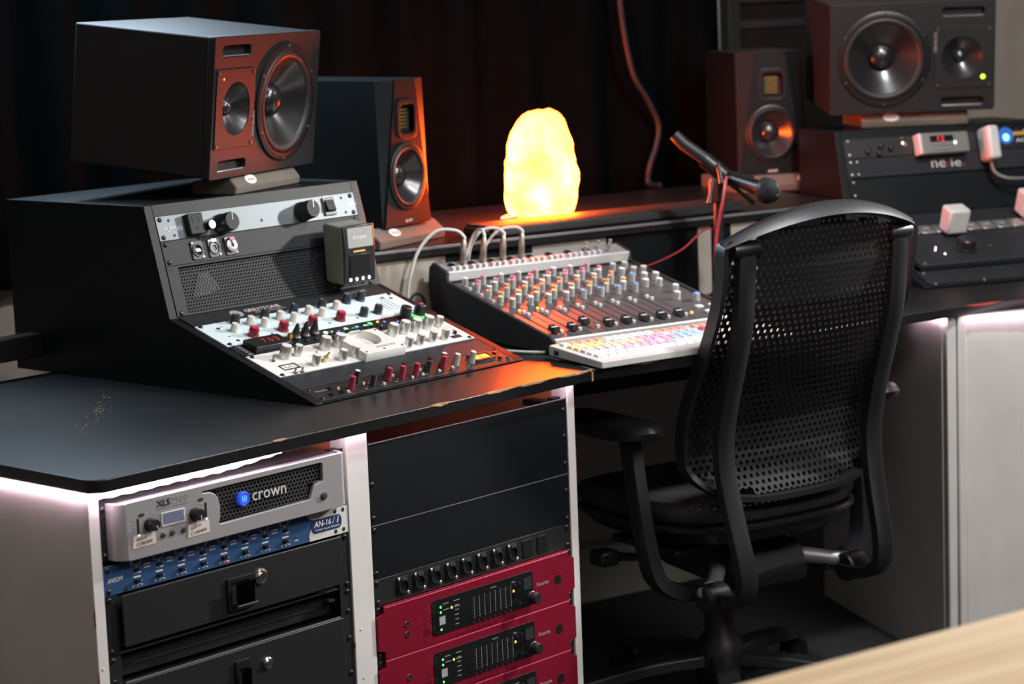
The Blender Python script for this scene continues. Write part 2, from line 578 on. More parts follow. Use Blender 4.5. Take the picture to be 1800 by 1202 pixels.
# ------------------------------------------------------------------ desk boards
def board(name, poly, label, z0=DB, z1=DT, mt='desk_black', bevel=1.5):
    o = MB().prism(poly, z0, z1, 'z').build(name, mt, None, bevel=bevel, smooth=30)
    return tag(o, label, 'desk')
corner = [(-36 + 26 * (1 - math.sin(R(a))), -32 + 26 * (1 - math.cos(R(a)))) for a in (90, 67, 45, 22, 0)]
left_poly = [(-36, 828)] + corner + [(1047, -30), (1118, 150), (1160, 330), (1160, 828)]
top_l = board('black_desk', left_poly, 'black desk top of the rack wing with chipped front edge')
mid_poly = [(1049, -32), (1270, -97), (1300, -84), (1560, -112), (1833, -143), (1990, 330), (2140, 900), (1900, 1200), (1162, 1280), (1162, 330), (1120, 150)]
top_m = board('black_desk', mid_poly, 'black middle desk top under the mixing console and keyboard')
right_poly = [(1835, -143), (1996, -182), (2169, -232), (2420, -330), (2900, -560), (3150, -80), (2760, 820), (2480, 960), (2142, 900), (1992, 330)]
top_r = board('black_desk', right_poly, 'black desk top under the right rack turret and white wall panels')

def chips(parent, pts, mt='raw_wood'):
    """splintered bare spots along a board edge, each its own sliver"""
    for (x0, y0, x1, y1, h) in pts:
        b = MB()
        n = 7
        P, Q = [], []
        for i in range(n):
            t = i / (n - 1)
            k = math.sin(math.pi * t) ** .6
            x, y = x0 + (x1 - x0) * t, y0 + (y1 - y0) * t
            j = random.uniform(.6, 1)
            P.append((x, y - .9, DT - h * k * j))
            Q.append((x, y + 5 * k * j, DT + .5))
        b.add([p for i in range(n) for p in (P[i], (P[i][0], P[i][1] - .1, DT + .5), Q[i])],
              [f for i in range(n - 1) for f in ((3 * i, 3 * i + 3, 3 * i + 4, 3 * i + 1), (3 * i + 1, 3 * i + 4, 3 * i + 5, 3 * i + 2))])
        b.build('chip', mt, parent, smooth=0)
chips(top_l, [(640, -30, 690, -30, 5), (770, -30, 840, -30, 4), (850, -30, 930, -30, 4), (955, -30, 1046, -30, 4), (300, -31, 330, -31, 2)])
MB().box(1043, 1047.8, -31.2, -24, DB, DT).build('chip', 'raw_wood', top_l)
MB().box(1040, 1049, -31.2, -24, DT - 3, DT + .6).build('chip', 'raw_wood', top_l)
chips(top_m, [(1120, -55, 1180, -71, 3)])
chips(top_r, [(2010, -188, 2105, -216, 4)], 'red_worn')
# scatter of paint flecks on the left board
fl = MB()
random.seed(5)
for i in range(70):
    k = random.gauss(0, 1)
    x, y = 330 + 62 * k + random.gauss(0, 9), 432 + 66 * k - random.gauss(0, 9)
    r = random.uniform(.5, 1.5)
    fl.add([(x - r, y, DT + .3), (x, y - r * 1.6, DT + .3), (x + r, y + .3, DT + .3), (x, y + r, DT + .3)], [(0, 1, 2, 3)])
fo = fl.build('paint_flecks', 'raw_wood', top_l, smooth=0)
fo['kind'] = 'stuff'

# ------------------------------------------------------------------ rack cabinet (white posts, two 19 inch bays)
def cabinet():
    c = thing('rack_cabinet', 'white painted two bay rack cabinet under the left desk top', 'cabinet', (0, 0, -ZF))
    H = DB + ZF
    MB().box(-28, -9.5, -5, 800, 0, H).build('side_panel', 'white_paint', c, bevel=1)
    MB().box(474.6, 521, -5, 800, 0, H).build('divider', 'white_paint', c, bevel=1)
    MB().box(1005.4, 1024, -5, 800, 0, H).build('side_panel', 'white_paint', c, bevel=1)
    MB().box(-9.5, 1005.4, 782, 800, 0, H).build('back_panel', 'inner_wood', c)
    MB().box(-9.5, 1005.4, 5, 782, 0, 60).build('bottom_panel', 'black_paint', c)
    MB().box(472.6, 474.5, 30, 780, 60, H).build('lining', 'inner_wood', c)
    MB().box(1003.4, 1005.3, 30, 780, 60, H).build('lining', 'inner_wood', c)
    for x in (-9.4, 455, 521.2, 986):
        MB().box(x, x + 19, 10, 24, 60, H - 25).build('rack_rail', 'black_metal', c)
    # chipped red primer along the post edges
    random.seed(11)
    for x, n in ((-28.2, 5), (1024.1, 6), (474.4, 3)):
        for i in range(n):
            z = random.uniform(180, 560)
            l = random.uniform(10, 60)
            MB().prism([(-5.4, z), (-2.5, z + 3), (-2, z + l * .6), (-5.4, z + l)], x - .2, x + .5, 'x').build('worn_edge', 'red_worn', c, smooth=0)
    for x, z in ((-20, 470), (488, 410), (490, 330), (-18, 250)):
        MB().lathe((x, -5, z), (0, -1, 0), [(2.2, 0), (1.8, 1), (0, 1.6)], 8).build('paint_blob', 'white_paint', c)
cabinet()

# ------------------------------------------------------------------ LED tapes
def led_tape(label, pts, bead=33.0, r=3.2, mt='led_white'):
    P = cr(pts, 10)
    acc, R_ = 0, []
    for i, p in enumerate(P):
        if i: acc += (p - P[i - 1]).length
        R_.append(r * (1 + .55 * (math.cos(acc / bead * 2 * math.pi) * .5 + .5)))
    o = MB().tube(P, R_, 8).build('led_strip', mt, None)
    return tag(o, label, 'light strip')
led_tape('glowing pinkish white light strip under the left desk edge above the amplifier',
         [(-24, -15, 157.5), (-5, -15, 157), (60, -15, 156.5), (130, -15, 157), (200, -15, 156), (250, -15, 158), (290, -15, 161), (330, -14, 163)])
led_tape('glowing pinkish white light strip along the outer side of the white cabinet',
         [(-34, 520, 158), (-34, 400, 158), (-34, 300, 157), (-34, 200, 156), (-34, 100, 157), (-34, 30, 156), (-33, -4, 157)], r=4.6, mt='led_white_side')
led_tape('light strip hidden under the desk edge above the blank rack panels',
         [(340, -13, 162.5), (480, -13, 162), (700, -13, 162.5), (1020, -13, 162)], r=1.1)
led_tape('glowing white light strip above the right white wing panel',
         [(2008, -196, 157), (2030, -206, 157), (2080, -240, 158), (2123, -270, 159), (2300, -390, 160), (2400, -460, 160)], r=3.4, mt='led_white_side')

# ------------------------------------------------------------------ right wing carcass
led_tape('short glowing light strip along the pedestal side beside the right front panel',
         [(2060, -28, 158), (2020, -95, 158), (1988, -146, 157), (1982, -160, 158)], r=3, mt='led_white_right')
def right_wing():
    c = thing('desk_pedestal', 'white painted pedestal panels carrying the right desk top', 'cabinet', (2018, -186, -ZF), -32)
    H = DB + ZF
    MB().box(0, 700, 0, 19, 0, H).build('front_panel', 'white_paint', c, bevel=1)
    MB().box(-19, 0, -4, 14, 0, H).build('corner_post', 'white_paint', c, bevel=3)
    MB().box(-40, -20, 2, 22, 0, H).build('corner_post', 'white_paint', c, bevel=3)
    MB().box(-42, -24, 24, 640, 0, H).build('side_panel', 'white_paint', c, bevel=1)
    MB().lathe((330, 0, 630), (0, -1, 0), [(3, 0), (2, 2), (0, 2)], 8).build('nail_head', 'white_paint', c)
right_wing()

# modesty panel, ledge and feet below the middle desk
def modesty():
    c = thing('modesty_panel', 'dull grey modesty panel with ledge below the middle desk', 'panel', mid(-60, 900, -ZF), -14)
    H = DB + ZF
    MB().box(0, 1300, 0, 18, 90, H).build('board', 'grey_board', c)
    MB().box(-10, 1310, -60, 0, 0, 128).build('ledge', 'grey_board', c, bevel=4)
    for x in (20, 640, 1250): MB().box(x, x + 45, -22, 0, 128, H).build('post', 'black_paint', c, bevel=2)
modesty()

def tray():
    c = thing('keyboard_tray', 'black pull out tray hanging under the middle desk top', 'tray', mid(-52, -96, 0), -14)
    MB().box(0, 330, 0, 300, 124, 146).build('tray_board', 'black_paint', c, bevel=1.5)
    MB().box(0, 330, -4, 12, 128, 160).build('tray_front', 'black_paint', c, bevel=2)
    for x in (6, 306): MB().box(x, x + 18, 14, 290, 146, 164).build('runner', 'steel_dark', c)
tray()

# ------------------------------------------------------------------ bridge shelf behind the console
def bridge():
    c = thing('bridge_shelf', 'long black raised shelf behind the mixing console carrying the salt lamp', 'shelf', mid(-180, 430, DT + .6), -14)
    MB().prism([(0, 0), (1262, 0), (1330, 288), (1740, 288), (1740, 620), (0, 620)], 148, 168, 'z').build('shelf_board', 'desk_black', c, bevel=1.5)
    MB().box(0, 1262, -1.5, 0, 161.5, 167).build('edge_trim', 'silver_dark', c, bevel=.5)
    for u0, u1, mt in ((0, 223, 'beige_wall'), (225, 428, 'black_paint'), (430, 614, 'beige_wall'), (616, 853, 'black_paint'), (855, 890, 'beige_wall'), (892, 943, 'black_paint'), (945, 1017, 'beige_wall'), (1019, 1258, 'black_paint')):
        MB().box(u0, u1, 10, 26, 0, 148).build('front_board', mt, c, bevel=1)
    MB().box(0, 1180, 580, 600, 60, 148).build('rear_rail', 'black_paint', c)
bridge()

def slab():
    c = thing('padded_bar', 'long dark grey padded bar lying on the shelf before the salt lamp', 'padded bar', mid(165, 446, DT + 169), -14)
    prof = [(0, 3), (3, 0), (105, 0), (110, 4), (110, 17), (104, 22), (12, 22), (3, 18)]
    MB().prism(prof, 0, 640, 'x').build('padding', 'rubber', c, bevel=3)
    MB().box(-14, 0, 12, 98, 2, 17).build('end_cap', 'black_plastic', c, bevel=4)
slab()
# ------------------------------------------------------------------ rack units in the two bays; local x 0..482.6, front at y = 0, z up
U1 = 44.45
XA, XB = -8.75, 521.85
EARS = lambda h: [(8.75, 6.4), (473.85, 6.4), (8.75, h - 6.4), (473.85, h - 6.4)]

def amplifier():
    h = 2 * U1
    t = thing('power_amplifier', 'silver two unit power amplifier with honeycomb grille and blue round badge', 'amplifier', (XA, 4, 57))
    t.scale = (1, 1, .945)
    MB().box(22, 460, -10, 380, 2, h - 2).build('chassis', 'steel_dark', t, bevel=1)
    MB().box(0, 482.6, -2, 1, 1, h - 1).build('rack_ear', 'black_metal', t)
    g = [(171, 80.5), (409, 81.5), (413, 79), (413, 53), (411, 49.5), (396, 46), (392, 42), (386, 27), (382, 23.5), (203, 21), (199, 23), (202, 33), (203, 50), (200, 64), (194, 71), (186, 75), (172, 76), (169, 78)]
    me = plate2d(rrect(30, 452, .5, h - .5, 3), [g], 5, .8)
    me.materials.append(MATS['silver'])
    put('faceplate', me, t, (0, -27.2, 0))
    # rounded cheeks left and right
    for s_, x in ((1, 30), (-1, 452)):
        P = [(x, -30.5), (x - s_ * 8, -26), (x - s_ * 13, -16), (x - s_ * 15, -2), (x - s_ * 9, -2), (x - s_ * 7, -14), (x + s_ * 2, -25.5)]
        MB().prism(P, .5, h - .5, 'z').build('cheek', 'silver', t, bevel=.8)
    MB().box(30, 452, -25, -10, 1.5, 3.5).box(30, 452, -25, -10, h - 4, h - 1.5).build('shell', 'silver_dark', t)
    def inside(x, z):
        if not (199 < x < 410 and 23 < z < 80) and not (172 < x < 200 and 76 < z < 81): return False
        return not (x > 385 and z < 46 - (x - 400) * .2 and z < 48)
    MB().hexgrille(inside, 170, 412, 22, 82, 7.2, 2.9, -25, 3).build('grille', 'steel_dark', t, smooth=0)
    MB().box(168, 414, -18, -16, 18, 83).build('grille_backing', 'black_matte', t)
    text(t, 'XLS', 98, 77, 25, 10.5, 'black_print', -31.2, bold=.02)
    text(t, '2500', 129, 77.5, 32, 10.5, 'grey_print', -31.2)
    text(t, 'HIGH DENSITY POWER AMPLIFIER', 115, 69, 58, 2, 'grey_print', -31.2)
    lc = MB().box(92, 136, -32.2, -30.8, 40, 62).build('display_bezel', 'white_plastic', t, bevel=1)
    MB().box(95, 133, -32.8, -32, 43.5, 60.5).build('display', 'lcd', lc)
    km = knob_mesh('level_knob', 10, 13, 'knob_black', 'knob_black', 1.5, 'white_print')
    for x, z, a in ((72, 49, 65), (156, 48, 100)):
        put('level_knob', km, t, (x, -30.8, z), (0, a + 80, 0))
        d = MB()
        for i in range(11):
            q = R(-50 + 28 * i)
            d.cbox((x + 15 * math.cos(q), -31, z + 15 * math.sin(q)), (.9, .4, .9))
        d.build('dial_marks', 'black_print', t)
    for x in (50, 176):
        MB().box(x - 1.6, x + 1.6, -31.4, -30.9, 36, 62).build('meter_slot', 'black_plastic', t, bevel=.6)
        led(t, x, 36, 'led_white_soft', 1.6, -31.2)
        b = MB()
        for i in range(5): b.cbox((x - 7, -31, 38 + i * 5.5), (5, .4, 1.3))
        b.build('meter_print', 'grey_print', t)
    for x, z in ((57, 66), (167, 68)): MB().prism(rrect(x - 5, x + 5, z - 2.4, z + 2.4, 2.2), -31.3, -30.9, 'y').build('channel_badge', 'black_print', t)
    for x in (94, 111, 132):
        MB().lathe((x, -30.8, 27), (0, -1, 0), [(4.6, 0), (4.4, 1.5), (3.5, 2.4), (0, 2.6)], 14).build('push_button', 'steel_dark', t)
        MB().cbox((x - 1, -31, 33.5), (7, .4, 1.2)).build('button_print', 'grey_print', t)
    MB().lathe((411, -30.8, 25), (0, -1, 0), [(6.5, 0), (6.2, 2), (4.8, 2), (4.6, 4), (0, 4.4)], 16).build('power_button', 'steel_dark', t)
    MB().cbox((399, -31, 26), (7, .4, 1.2)).build('button_print', 'grey_print', t)
    lg = MB().lathe((251, -25, 52), (0, -1, 0), [(11.5, 0), (11.5, 5), (10, 6.5), (9, 6.5), (8.6, 5.6), (0, 5.6)], 28).build('badge', 'logo_blue', t)
    MB().cbox((251, -31, 51.5), (9, .8, 1.4)).cbox((251, -31, 48.5), (9, .8, 1.2)).cbox((247, -31, 54.5), (1.4, .8, 5)).cbox((251, -31, 55), (1.4, .8, 6)).cbox((255, -31, 54.5), (1.4, .8, 5)).build('badge_emblem', 'led_blue', lg)
    text(t, 'crown', 302, 51.5, 68, 13, 'white_plastic', -29.5)
    for x0, x1, z0, z1, s1, s2, a in ((38, 80, 17, 36, 'RIGHT', 'CORNER', 3), (139, 181, 13, 33, 'LEFT', 'CORNER', 4)):
        MB().prism([(x0, z0), (x1, z0 + 1), (x1 - .5, z1 + .6), (x0 + 1.5, z1)], -31.5, -31.1, 'y').build('tape_label', 'tape', t, smooth=0)
        text(t, s1, (x0 + x1) / 2 - 4, z1 - 5.5, 20, 4.6, 'black_print', -31.7, .25, a)
        text(t, s2, (x0 + x1) / 2, z0 + 6, 30, 5, 'black_print', -31.7, .2, a)
    screws(t, [(10, 80), (10, 8)], -2)
amplifier()

def input_module():
    h = U1
    t = thing('input_module', 'blue one unit sixteen channel audio input module below the amplifier', 'audio unit', (XA, 0, 6.35))
    MB().box(0, 482.6, -2.5, .5, .5, h - .5).build('faceplate', 'blue_panel', t, bevel=.5)
    MB().box(22, 460, .5, 300, 2, h - 2).build('chassis', 'steel_dark', t)
    MB().prism([(394, h - .7), (401, h - 9), (410, h - 12), (398, 9), (400, 2), (398, .7), (482, .7), (482, h - .7)], -3, -2.5, 'y').build('white_field', 'white_plastic', t, smooth=0)
    MB().prism(rrect(404, 468, 11, 33, 8), -3.5, -3, 'y').build('name_field', 'blue_dark', t, smooth=0)
    text(t, 'AN-16', 427, 25, 36, 9.5, 'white_print', -3.7, .2, bold=.012)
    text(t, '/', 450.5, 25, 7.5, 10.5, 'grey_print', -3.7)
    text(t, 'i', 460, 25.3, 4.4, 10.5, 'white_print', -3.7, .2, bold=.012)
    text(t, 'A-Net Input Module', 437, 15.5, 52, 3.6, 'white_print', -3.7, .2)
    text(t, 'AVIOM', 21, 22, 28, 6.8, 'white_print', -2.9, .35, bold=.01)
    sw = MB().box(-3, 3, -5.5, 0, -2.2, 2.2).mesh('switch', 'black_plastic')
    for i in range(8):
        x = 60 + 41.2 * i
        put('switch', sw, t, (x, -2.5, 29))
        put('switch', sw, t, (x, -2.5, 12), (0, 0, 0), scale=(1.2, 1, 1.3))
        b = MB()
        b.cbox((x, -2.8, 36.5), (17, .4, 1)).cbox((x - 8, -2.8, 38), (1, .4, 3)).cbox((x + 8, -2.8, 38), (1, .4, 3)).cbox((x + 1, -2.8, 34.5), (1, .4, 4))
        b.cbox((x + 2, -2.8, 24.3), (13, .4, 1.8)).cbox((x + 1, -2.8, 18.3), (13, .4, 1.8))
        for k in range(5): b.cbox((x - 7 + 4 * k, -2.8, 5.5 + (k % 2) * 1.8), (2.6, .4, 1.5))
        for k in range(3): b.cbox((x + 6 + 3 * (k % 2), -2.8, 9 + 1.8 * k), (1.5, .4, .9))
        b.build('panel_print', 'white_print', t, smooth=0)
        if i < 7:
            xx = x + 20.5
            MB().cbox((xx, -2.8, 34), (11, .4, .8)).cbox((xx, -2.8, 29), (11, .4, .8)).build('panel_print', 'white_print', t, smooth=0)
            for k in (-6, 6): led(t, xx + k, 31, 'led_dim_red', 1.5, -2.5)
        text(t, str(2 * i + 1), x - 9, 40.8, 3.2 + (i > 3) * 2, 3.2, 'white_print', -2.9)
        text(t, str(2 * i + 2), x + 9, 40.8, 3.2 + (i > 2) * 2, 3.2, 'white_print', -2.9)
    led(t, 372, 14, 'led_dim_red', 1.8, -2.5)
    led(t, 232, 4.5, 'led_red', 1.6, -2.5)
    MB().cbox((372, -2.8, 8.5), (8, .4, 1.4)).build('panel_print', 'white_print', t)
    hole = MB().lathe((0, 0, 0), (0, -1, 0), [(3.4, 0), (3.4, .3), (0, .35)], 12).mesh('fixing_hole', 'black_matte')
    for x, z in ((472, 38), (472, 6.5), (455, 38), (455, 6), (40, 5)): put('fixing_hole', hole, t, (x, -3, z))
    screws(t, EARS(h)[:1] + [(8.75, 38)], -2.5)
input_module()

def lock(t, x, z, r, y):
    b = MB().lathe((x, y, z), (0, -1, 0), [(r, 0), (r * .96, 2.5), (r * .72, 4), (r * .7, 3), (r * .5, 3), (r * .48, 6), (0, 6.2)], 24).build('lock', 'chrome', t)
    MB().box(x - .6, x + .6, y - 6.8, y - 6, z - 3, z + 3).build('keyhole', 'black_matte', b)

def drawer_upper():
    h = 2 * U1
    t = thing('drawer_unit', 'black lockable rack drawer with square latch below the blue input module', 'drawer', (XA, 0, 6.35 - h))
    MB().box(0, 24, -2, 1, .5, h - .5).build('rack_ear', 'black_metal', t)
    MB().box(458.6, 482.6, -2, 1, .5, h - .5).build('rack_ear', 'black_metal', t)
    MB().box(26, 457, 2, 380, 10, h - 4).build('drawer_body', 'black_metal', t)
    MB().box(25, 457, -12, -9, 11, h - 1).build('drawer_front', 'black_metal', t, bevel=1)
    MB().box(24, 458.6, 0, 12, 0, 3).build('slide', 'steel_dark', t)
    f = plate2d(rrect(219, 269, 20, 69, 2), [rrect(226, 262, 30, 63, 1)], 3, .5)
    f.materials.append(MATS['black_plastic'])
    b = put('latch_frame', f, t, (0, -14, 0))
    MB().box(226, 262, -12.5, -12, 30, 63).build('latch_recess_dark', 'recess_shade', b)  # flat dark sheet in place of a shaded hollow
    MB().box(226, 266, -15, -13, 28.2, 29.4).build('latch_lip', 'silver_dark', b)
    lock(t, 287, 60, 13, -12)
    screws(t, EARS(h), -2)
drawer_upper()

def drawer_lower():
    h = 4 * U1
    t = thing('drawer_unit', 'black rack drawer with narrow latch standing open below the square latched drawer', 'drawer', (XA, 0, -82.55 - h))
    MB().box(0, 24, -2, 1, .5, h - .5).build('rack_ear', 'black_metal', t)
    MB().box(458.6, 482.6, -2, 1, .5, h - .5).build('rack_ear', 'black_metal', t)
    MB().box(25, 457, -9, -6, 2, h - 44).build('drawer_front', 'black_metal', t, bevel=1)
    MB().box(28, 454, 6, 380, 10, h - 50).build('drawer_body', 'black_metal', t)
    MB().box(28, 454, -5, -3.5, h - 44, h - 42).build('front_lip', 'silver_dark', t)
    MB().box(26, 456, 20, 22, h - 40, h - 12).build('inner_rail', 'black_metal', t)
    MB().box(60, 420, 18, 20, h - 26, h - 24.8).build('rail_edge', 'steel_dark', t)
    MB().box(440, 452, 4, 14, h - 18, h - 14).build('slide_catch', 'steel_dark', t)
    f = plate2d(rrect(229, 257, 65, 117, 2), [rrect(234, 252, 72, 105, 1)], 3, .5)
    f.materials.append(MATS['black_plastic'])
    b = put('latch_frame', f, t, (0, -11, 0))
    MB().box(234, 252, -9.5, -9, 72, 105).build('latch_recess_dark', 'recess_shade', b)  # shade of the narrow latch recess, again painted on a flat sheet
    MB().box(234, 254, -12, -10, 70.5, 71.6).build('latch_lip', 'silver_dark', b)
    lock(t, 294, 100, 10, -9)
    screws(t, [(8.75, h - 6.4), (8.75, h - 38), (473.85, h - 6.4), (473.85, h - 38), (473.85, h - 82), (473.85, h - 139), (8.75, h - 82)], -2)
drawer_lower()

# bay B: two blank panels, connector panel, three red preamps
def blank(z, n, label, lip):
    h = n * U1
    t = thing('blank_panel', label, 'rack panel', (XB, 0, z))
    MB().box(0, 482.6, -3, 0, .5, h - .5).build('plate', 'black_paint', t, bevel=.6)
    MB().box(2, 480, -3.2, -1, h - 1.6, h - .4).build('bright_edge', 'silver_dark', t)
    if lip: MB().box(440, 460, 0, 60, h - 12, h - 2).build('return_flange', 'black_paint', t)
    pts = [(475, 18), (475, h / 2), (475, h - 20), (7.5, h / 2), (7.5, 12)] if n == 3 else [(475, 10), (475, h - 30), (7.5, 10), (7.5, h - 8)]
    screws(t, pts, -3)
blank(5.05, 3, 'tall blank black rack panel at the top of the right bay', True)
blank(-83.85, 2, 'blank black rack panel between the tall blank and the connector panel', False)

def connector_panel():
    h = U1
    t = thing('connector_panel', 'black rack panel with a row of eight round connectors', 'patch panel', (XB, 0, -128.3))
    MB().box(0, 482.6, -2.5, 0, .5, h - .5).build('plate', 'black_metal', t, bevel=.5)
    MB().box(2, 60, -2.7, -1, h - 1.4, h - .6).build('bright_edge', 'silver_dark', t)
    fr = plate2d(rrect(-13, 13, -15.5, 15.5, 3), [circ(0, -1, 10)], 2, .4)
    fr.materials.append(MATS['black_plastic'])
    ring = MB().lathe((0, 0, -1), (0, -1, 0), [(11.5, 1), (11.5, 3.2), (9.6, 3.2), (9.4, -6), (0, -6)], 24, False).mesh('ring', 'black_metal')
    tab = MB().box(-5, 7, -4.2, 0, 9, 14).mesh('release_tab', 'steel_dark')
    pin = MB().lathe((0, 5, 0), (0, -1, 0), [(1.2, 0), (1.2, 3), (0, 3.4)], 8).mesh('pin', 'silver_dark')
    for i in range(8):
        x = 66 + 37.8 * i
        f = put('connector', fr, t, (x, -3.5, 22))
        put('ring', ring, f, (0, 0, 0))
        put('release_tab', tab, f, (0, 0, 0))
        for a in (90, 210, 330): put('pin', pin, f, (4.5 * math.cos(R(a)), 0, -1 + 4.5 * math.sin(R(a))))
        screws(f, [(-10, 12.5), (10, -12.5)], -1, SCREW_BRIGHT)
    for i in (8, 9):
        x = 66 + 38 * i
        f = MB().prism(rrect(x - 13, x + 13, 6, 37, 2), -4.2, -2.5, 'y').build('blank_cover', 'black_plastic', t, bevel=.5)
        MB().box(x - 10, x + 12, -4.6, -4, 36, 37.2).build('cover_edge', 'steel_dark', f)
    screws(t, EARS(h), -2.5)
connector_panel()

def preamp(z, label):
    h = 2 * U1
    t = thing('microphone_preamp', label, 'preamp', (XB, 0, z), group='red preamps stacked in the right bay')
    n = lambda pts: pts
    outline = [(16, .6), (466.6, .6), (466.6, 13), (482, 17), (482, h - 17), (466.6, h - 13), (466.6, h - 1), (16, h - 1), (16, h - 13), (1, h - 17), (1, 17), (16, 13)]
    me = plate2d(outline, [], 5, .6)
    me.materials.append(MATS['red_alu'])
    put('faceplate', me, t, (0, -6, 0))
    MB().box(20, 462, -3, 320, 2, h - 2).build('chassis', 'steel_dark', t)
    for x0, x1 in ((16, 44), (45, 445), (446, 466)):
        MB().prism([(-9, h - 4.5), (-9.4, h - 3), (-8, h - .6), (-4, h - .4), (-4, h - 4)], x0, x1, 'x').build('top_edge_highlight', 'red_highlight', t)  # highlight line put into the colour of the upper bevel
    for x in (48.5, 446): MB().box(x - .5, x + .5, -9, -8.4, 1, h - 1).build('seam', 'black_matte', t)
    me = plate2d(rrect(124, 372, 13, 72, 6), [], 2, .4)
    me.materials.append(MATS['dark_window'])
    wdw = put('display_panel', me, t, (0, -9.0, 0))
    for i in range(8):
        x = 214 + 13 * i
        MB().box(x - .3, x + .3, -11, -10.6, 25, 62).build('meter_line', 'grey_print', wdw)
        MB().lathe((x - 4, -10.5, 18.5), (0, -1, 0), [(2.6, 0), (2.4, 2.2), (0, 2.6)], 10).build('push_button', 'knob_black', wdw)
        b = MB()
        for k in range(6): b.cbox((x - 5, -10.8, 28 + 6 * k), (1.6, .3, 1.6))
        b.build('meter_dots', 'steel_dark', wdw)
    for z2, mt in ((62, 'led_green'), (53, 'led_green'), (24, 'led_green')): led(wdw, 134, z2, mt, 2.2, -10.5)
    led(wdw, 160, 56, 'led_amber', 2.4, -10.5)
    led(wdw, 312, 50, 'led_amber', 2.4, -10.5)
    MB().box(130, 144, -11, -10.6, 32, 46).build('format_mark', 'grey_print', wdw)
    b = MB()
    for k in range(4): b.cbox((146 + (k > 1) * 26, -10.8, 70 - 10 * (k % 2) - 4), (14, .3, 1))
    for k in range(5): b.cbox((172, -10.8, 58 - 8 * k), (9, .3, 1))
    b.cbox((262, -10.8, 68), (14, .3, 1)).cbox((312, -10.8, 66), (10, .3, 1))
    b.build('panel_print', 'grey_print', wdw)
    MB().box(338, 358, -11, -10.5, 46, 66).build('screen', 'panel_grey', wdw)
    put('encoder_knob', knob_mesh('encoder_knob', 10.5, 15, 'knob_black', 'knob_black', 1), wdw, (357, -10.5, 29))
    for x, z2 in ((314, 60), (327, 60), (326, 26)): MB().lathe((x, -10.5, z2), (0, -1, 0), [(3, 0), (2.8, 2.2), (0, 2.6)], 12).build('push_button', 'knob_black', wdw)
    text(t, 'Focusrite', 398, 44, 30, 6.5, 'grey_print', -9.4)
    MB().prism([(428, 36), (431, 34), (446, 34), (446, 48), (436, 50), (431, 48), (428, 43)], -9.5, -8.9, 'y').build('emblem', 'black_plastic', t, smooth=0)
    for z2 in (47, 30):
        MB().lathe((66, -8.6, z2), (0, -1, 0), [(5.2, 0), (5.2, 1.6), (3.3, 1.8), (3.2, .4), (0, .4)], 18).build('jack_socket', 'chrome', t)
        MB().lathe((66, -9.1, z2), (0, -1, 0), [(3.1, 0), (0, .05)], 12).build('socket_hole', 'black_matte', t)
    screws(t, [(8.75, 6.4), (8.75, h - 6.4), (473.85, 6.4), (473.85, h - 6.4)], -2)
    for x0 in (2, 467):
        for z0 in (.5, h - 13): MB().box(x0, x0 + 14, -3, -1, z0, z0 + 12.5).build('rack_ear', 'black_metal', t)
preamp(-128.3 - 88.9, 'red two unit microphone preamp directly under the connector panel')
preamp(-128.3 - 177.8, 'red two unit microphone preamp second below the connector panel')
preamp(-128.3 - 266.7, 'red two unit microphone preamp third below the connector panel')
# ------------------------------------------------------------------ rack turrets standing on the desk
PT, PE, PB = (402, 313), (350, 119), (0, 0)
A1 = math.degrees(math.atan2(PT[0] - PE[0], PT[1] - PE[1]))
A2 = 90 - math.degrees(math.atan2(PE[1], PE[0]))
L1, L2 = math.hypot(PT[0] - PE[0], PT[1] - PE[1]), math.hypot(*PE)
TL = ((541, 134, DT + .6), 1.1)
TR = ((2190, 15, DT + .6), -28.0)
def tpos(T, x, y, z):
    (ox, oy, oz), a = T
    a = R(a)
    return (ox + x * math.cos(a) - y * math.sin(a), oy + x * math.sin(a) + y * math.cos(a), oz + z)
def slot(T, face, v):
    (p, q, L, A) = (PT, PE, L1, A1) if face == 1 else (PE, PB, L2, A2)
    k = v / L
    return tpos(T, 260, p[0] + (q[0] - p[0]) * k + 1.5, p[1] + (q[1] - p[1]) * k), T[1], -A
def rackdev(T, face, v, name, label, cat):
    loc, yw, tl = slot(T, face, v)
    return thing(name, label, cat, loc, yw, tl)

def turret(T, label, D=790):
    t = thing('rack_turret', label, 'rack', T[0], T[1])
    prof = [(0, 0), (0, 3), PE, PT, (D, 313), (D, 0)]
    for x in (0, 502): MB().prism(prof, x, x + 18, 'x').build('side_panel', 'black_paint', t, bevel=1)
    MB().prism([(402, 313), (396, 292), (400, 290), (D, 295), (D, 313)], 18, 502, 'x').build('top_panel', 'black_paint', t, bevel=.8)
    MB().box(18, 502, 30, D - 18, 2, 10).build('bottom_panel', 'black_matte', t)
    MB().box(18, 502, D - 18, D, 2, 295).build('back_panel', 'black_matte', t)
    MB().prism([(0, 1), (0, 2.5), (14, 7), (16, 1)], 18, 502, 'x').build('front_lip', 'black_paint', t)
    for x in (18, 490):
        MB().prism([(14, -1 + 4), (352, 114), (404, 306), (414, 306), (362, 108), (20, 3)], x, x + 12, 'x').build('rack_rail', 'black_metal', t)
    return t
turret(TL, 'black angled rack turret holding white and pale blue outboard panels')
turret(TR, 'black angled rack turret under the right big monitor, with small red display', 580)

HX = 241.3
def plate(t, h, mt, y=-2.5, bevel=.5, name='faceplate'):
    return MB().box(-HX, HX, y, .5, .4, h - .4).build(name, mt, t, bevel=bevel)
def ears(t, h, y=-2.5, xs=(-232, 232)):
    screws(t, [(x, z) for x in xs for z in ((6.4, h - 6.4))], y)
HOLE = MB().lathe((0, 0, 0), (0, -1, 0), [(2.8, 0), (2.8, .25), (0, .3)], 10).mesh('fixing_hole', 'black_matte')

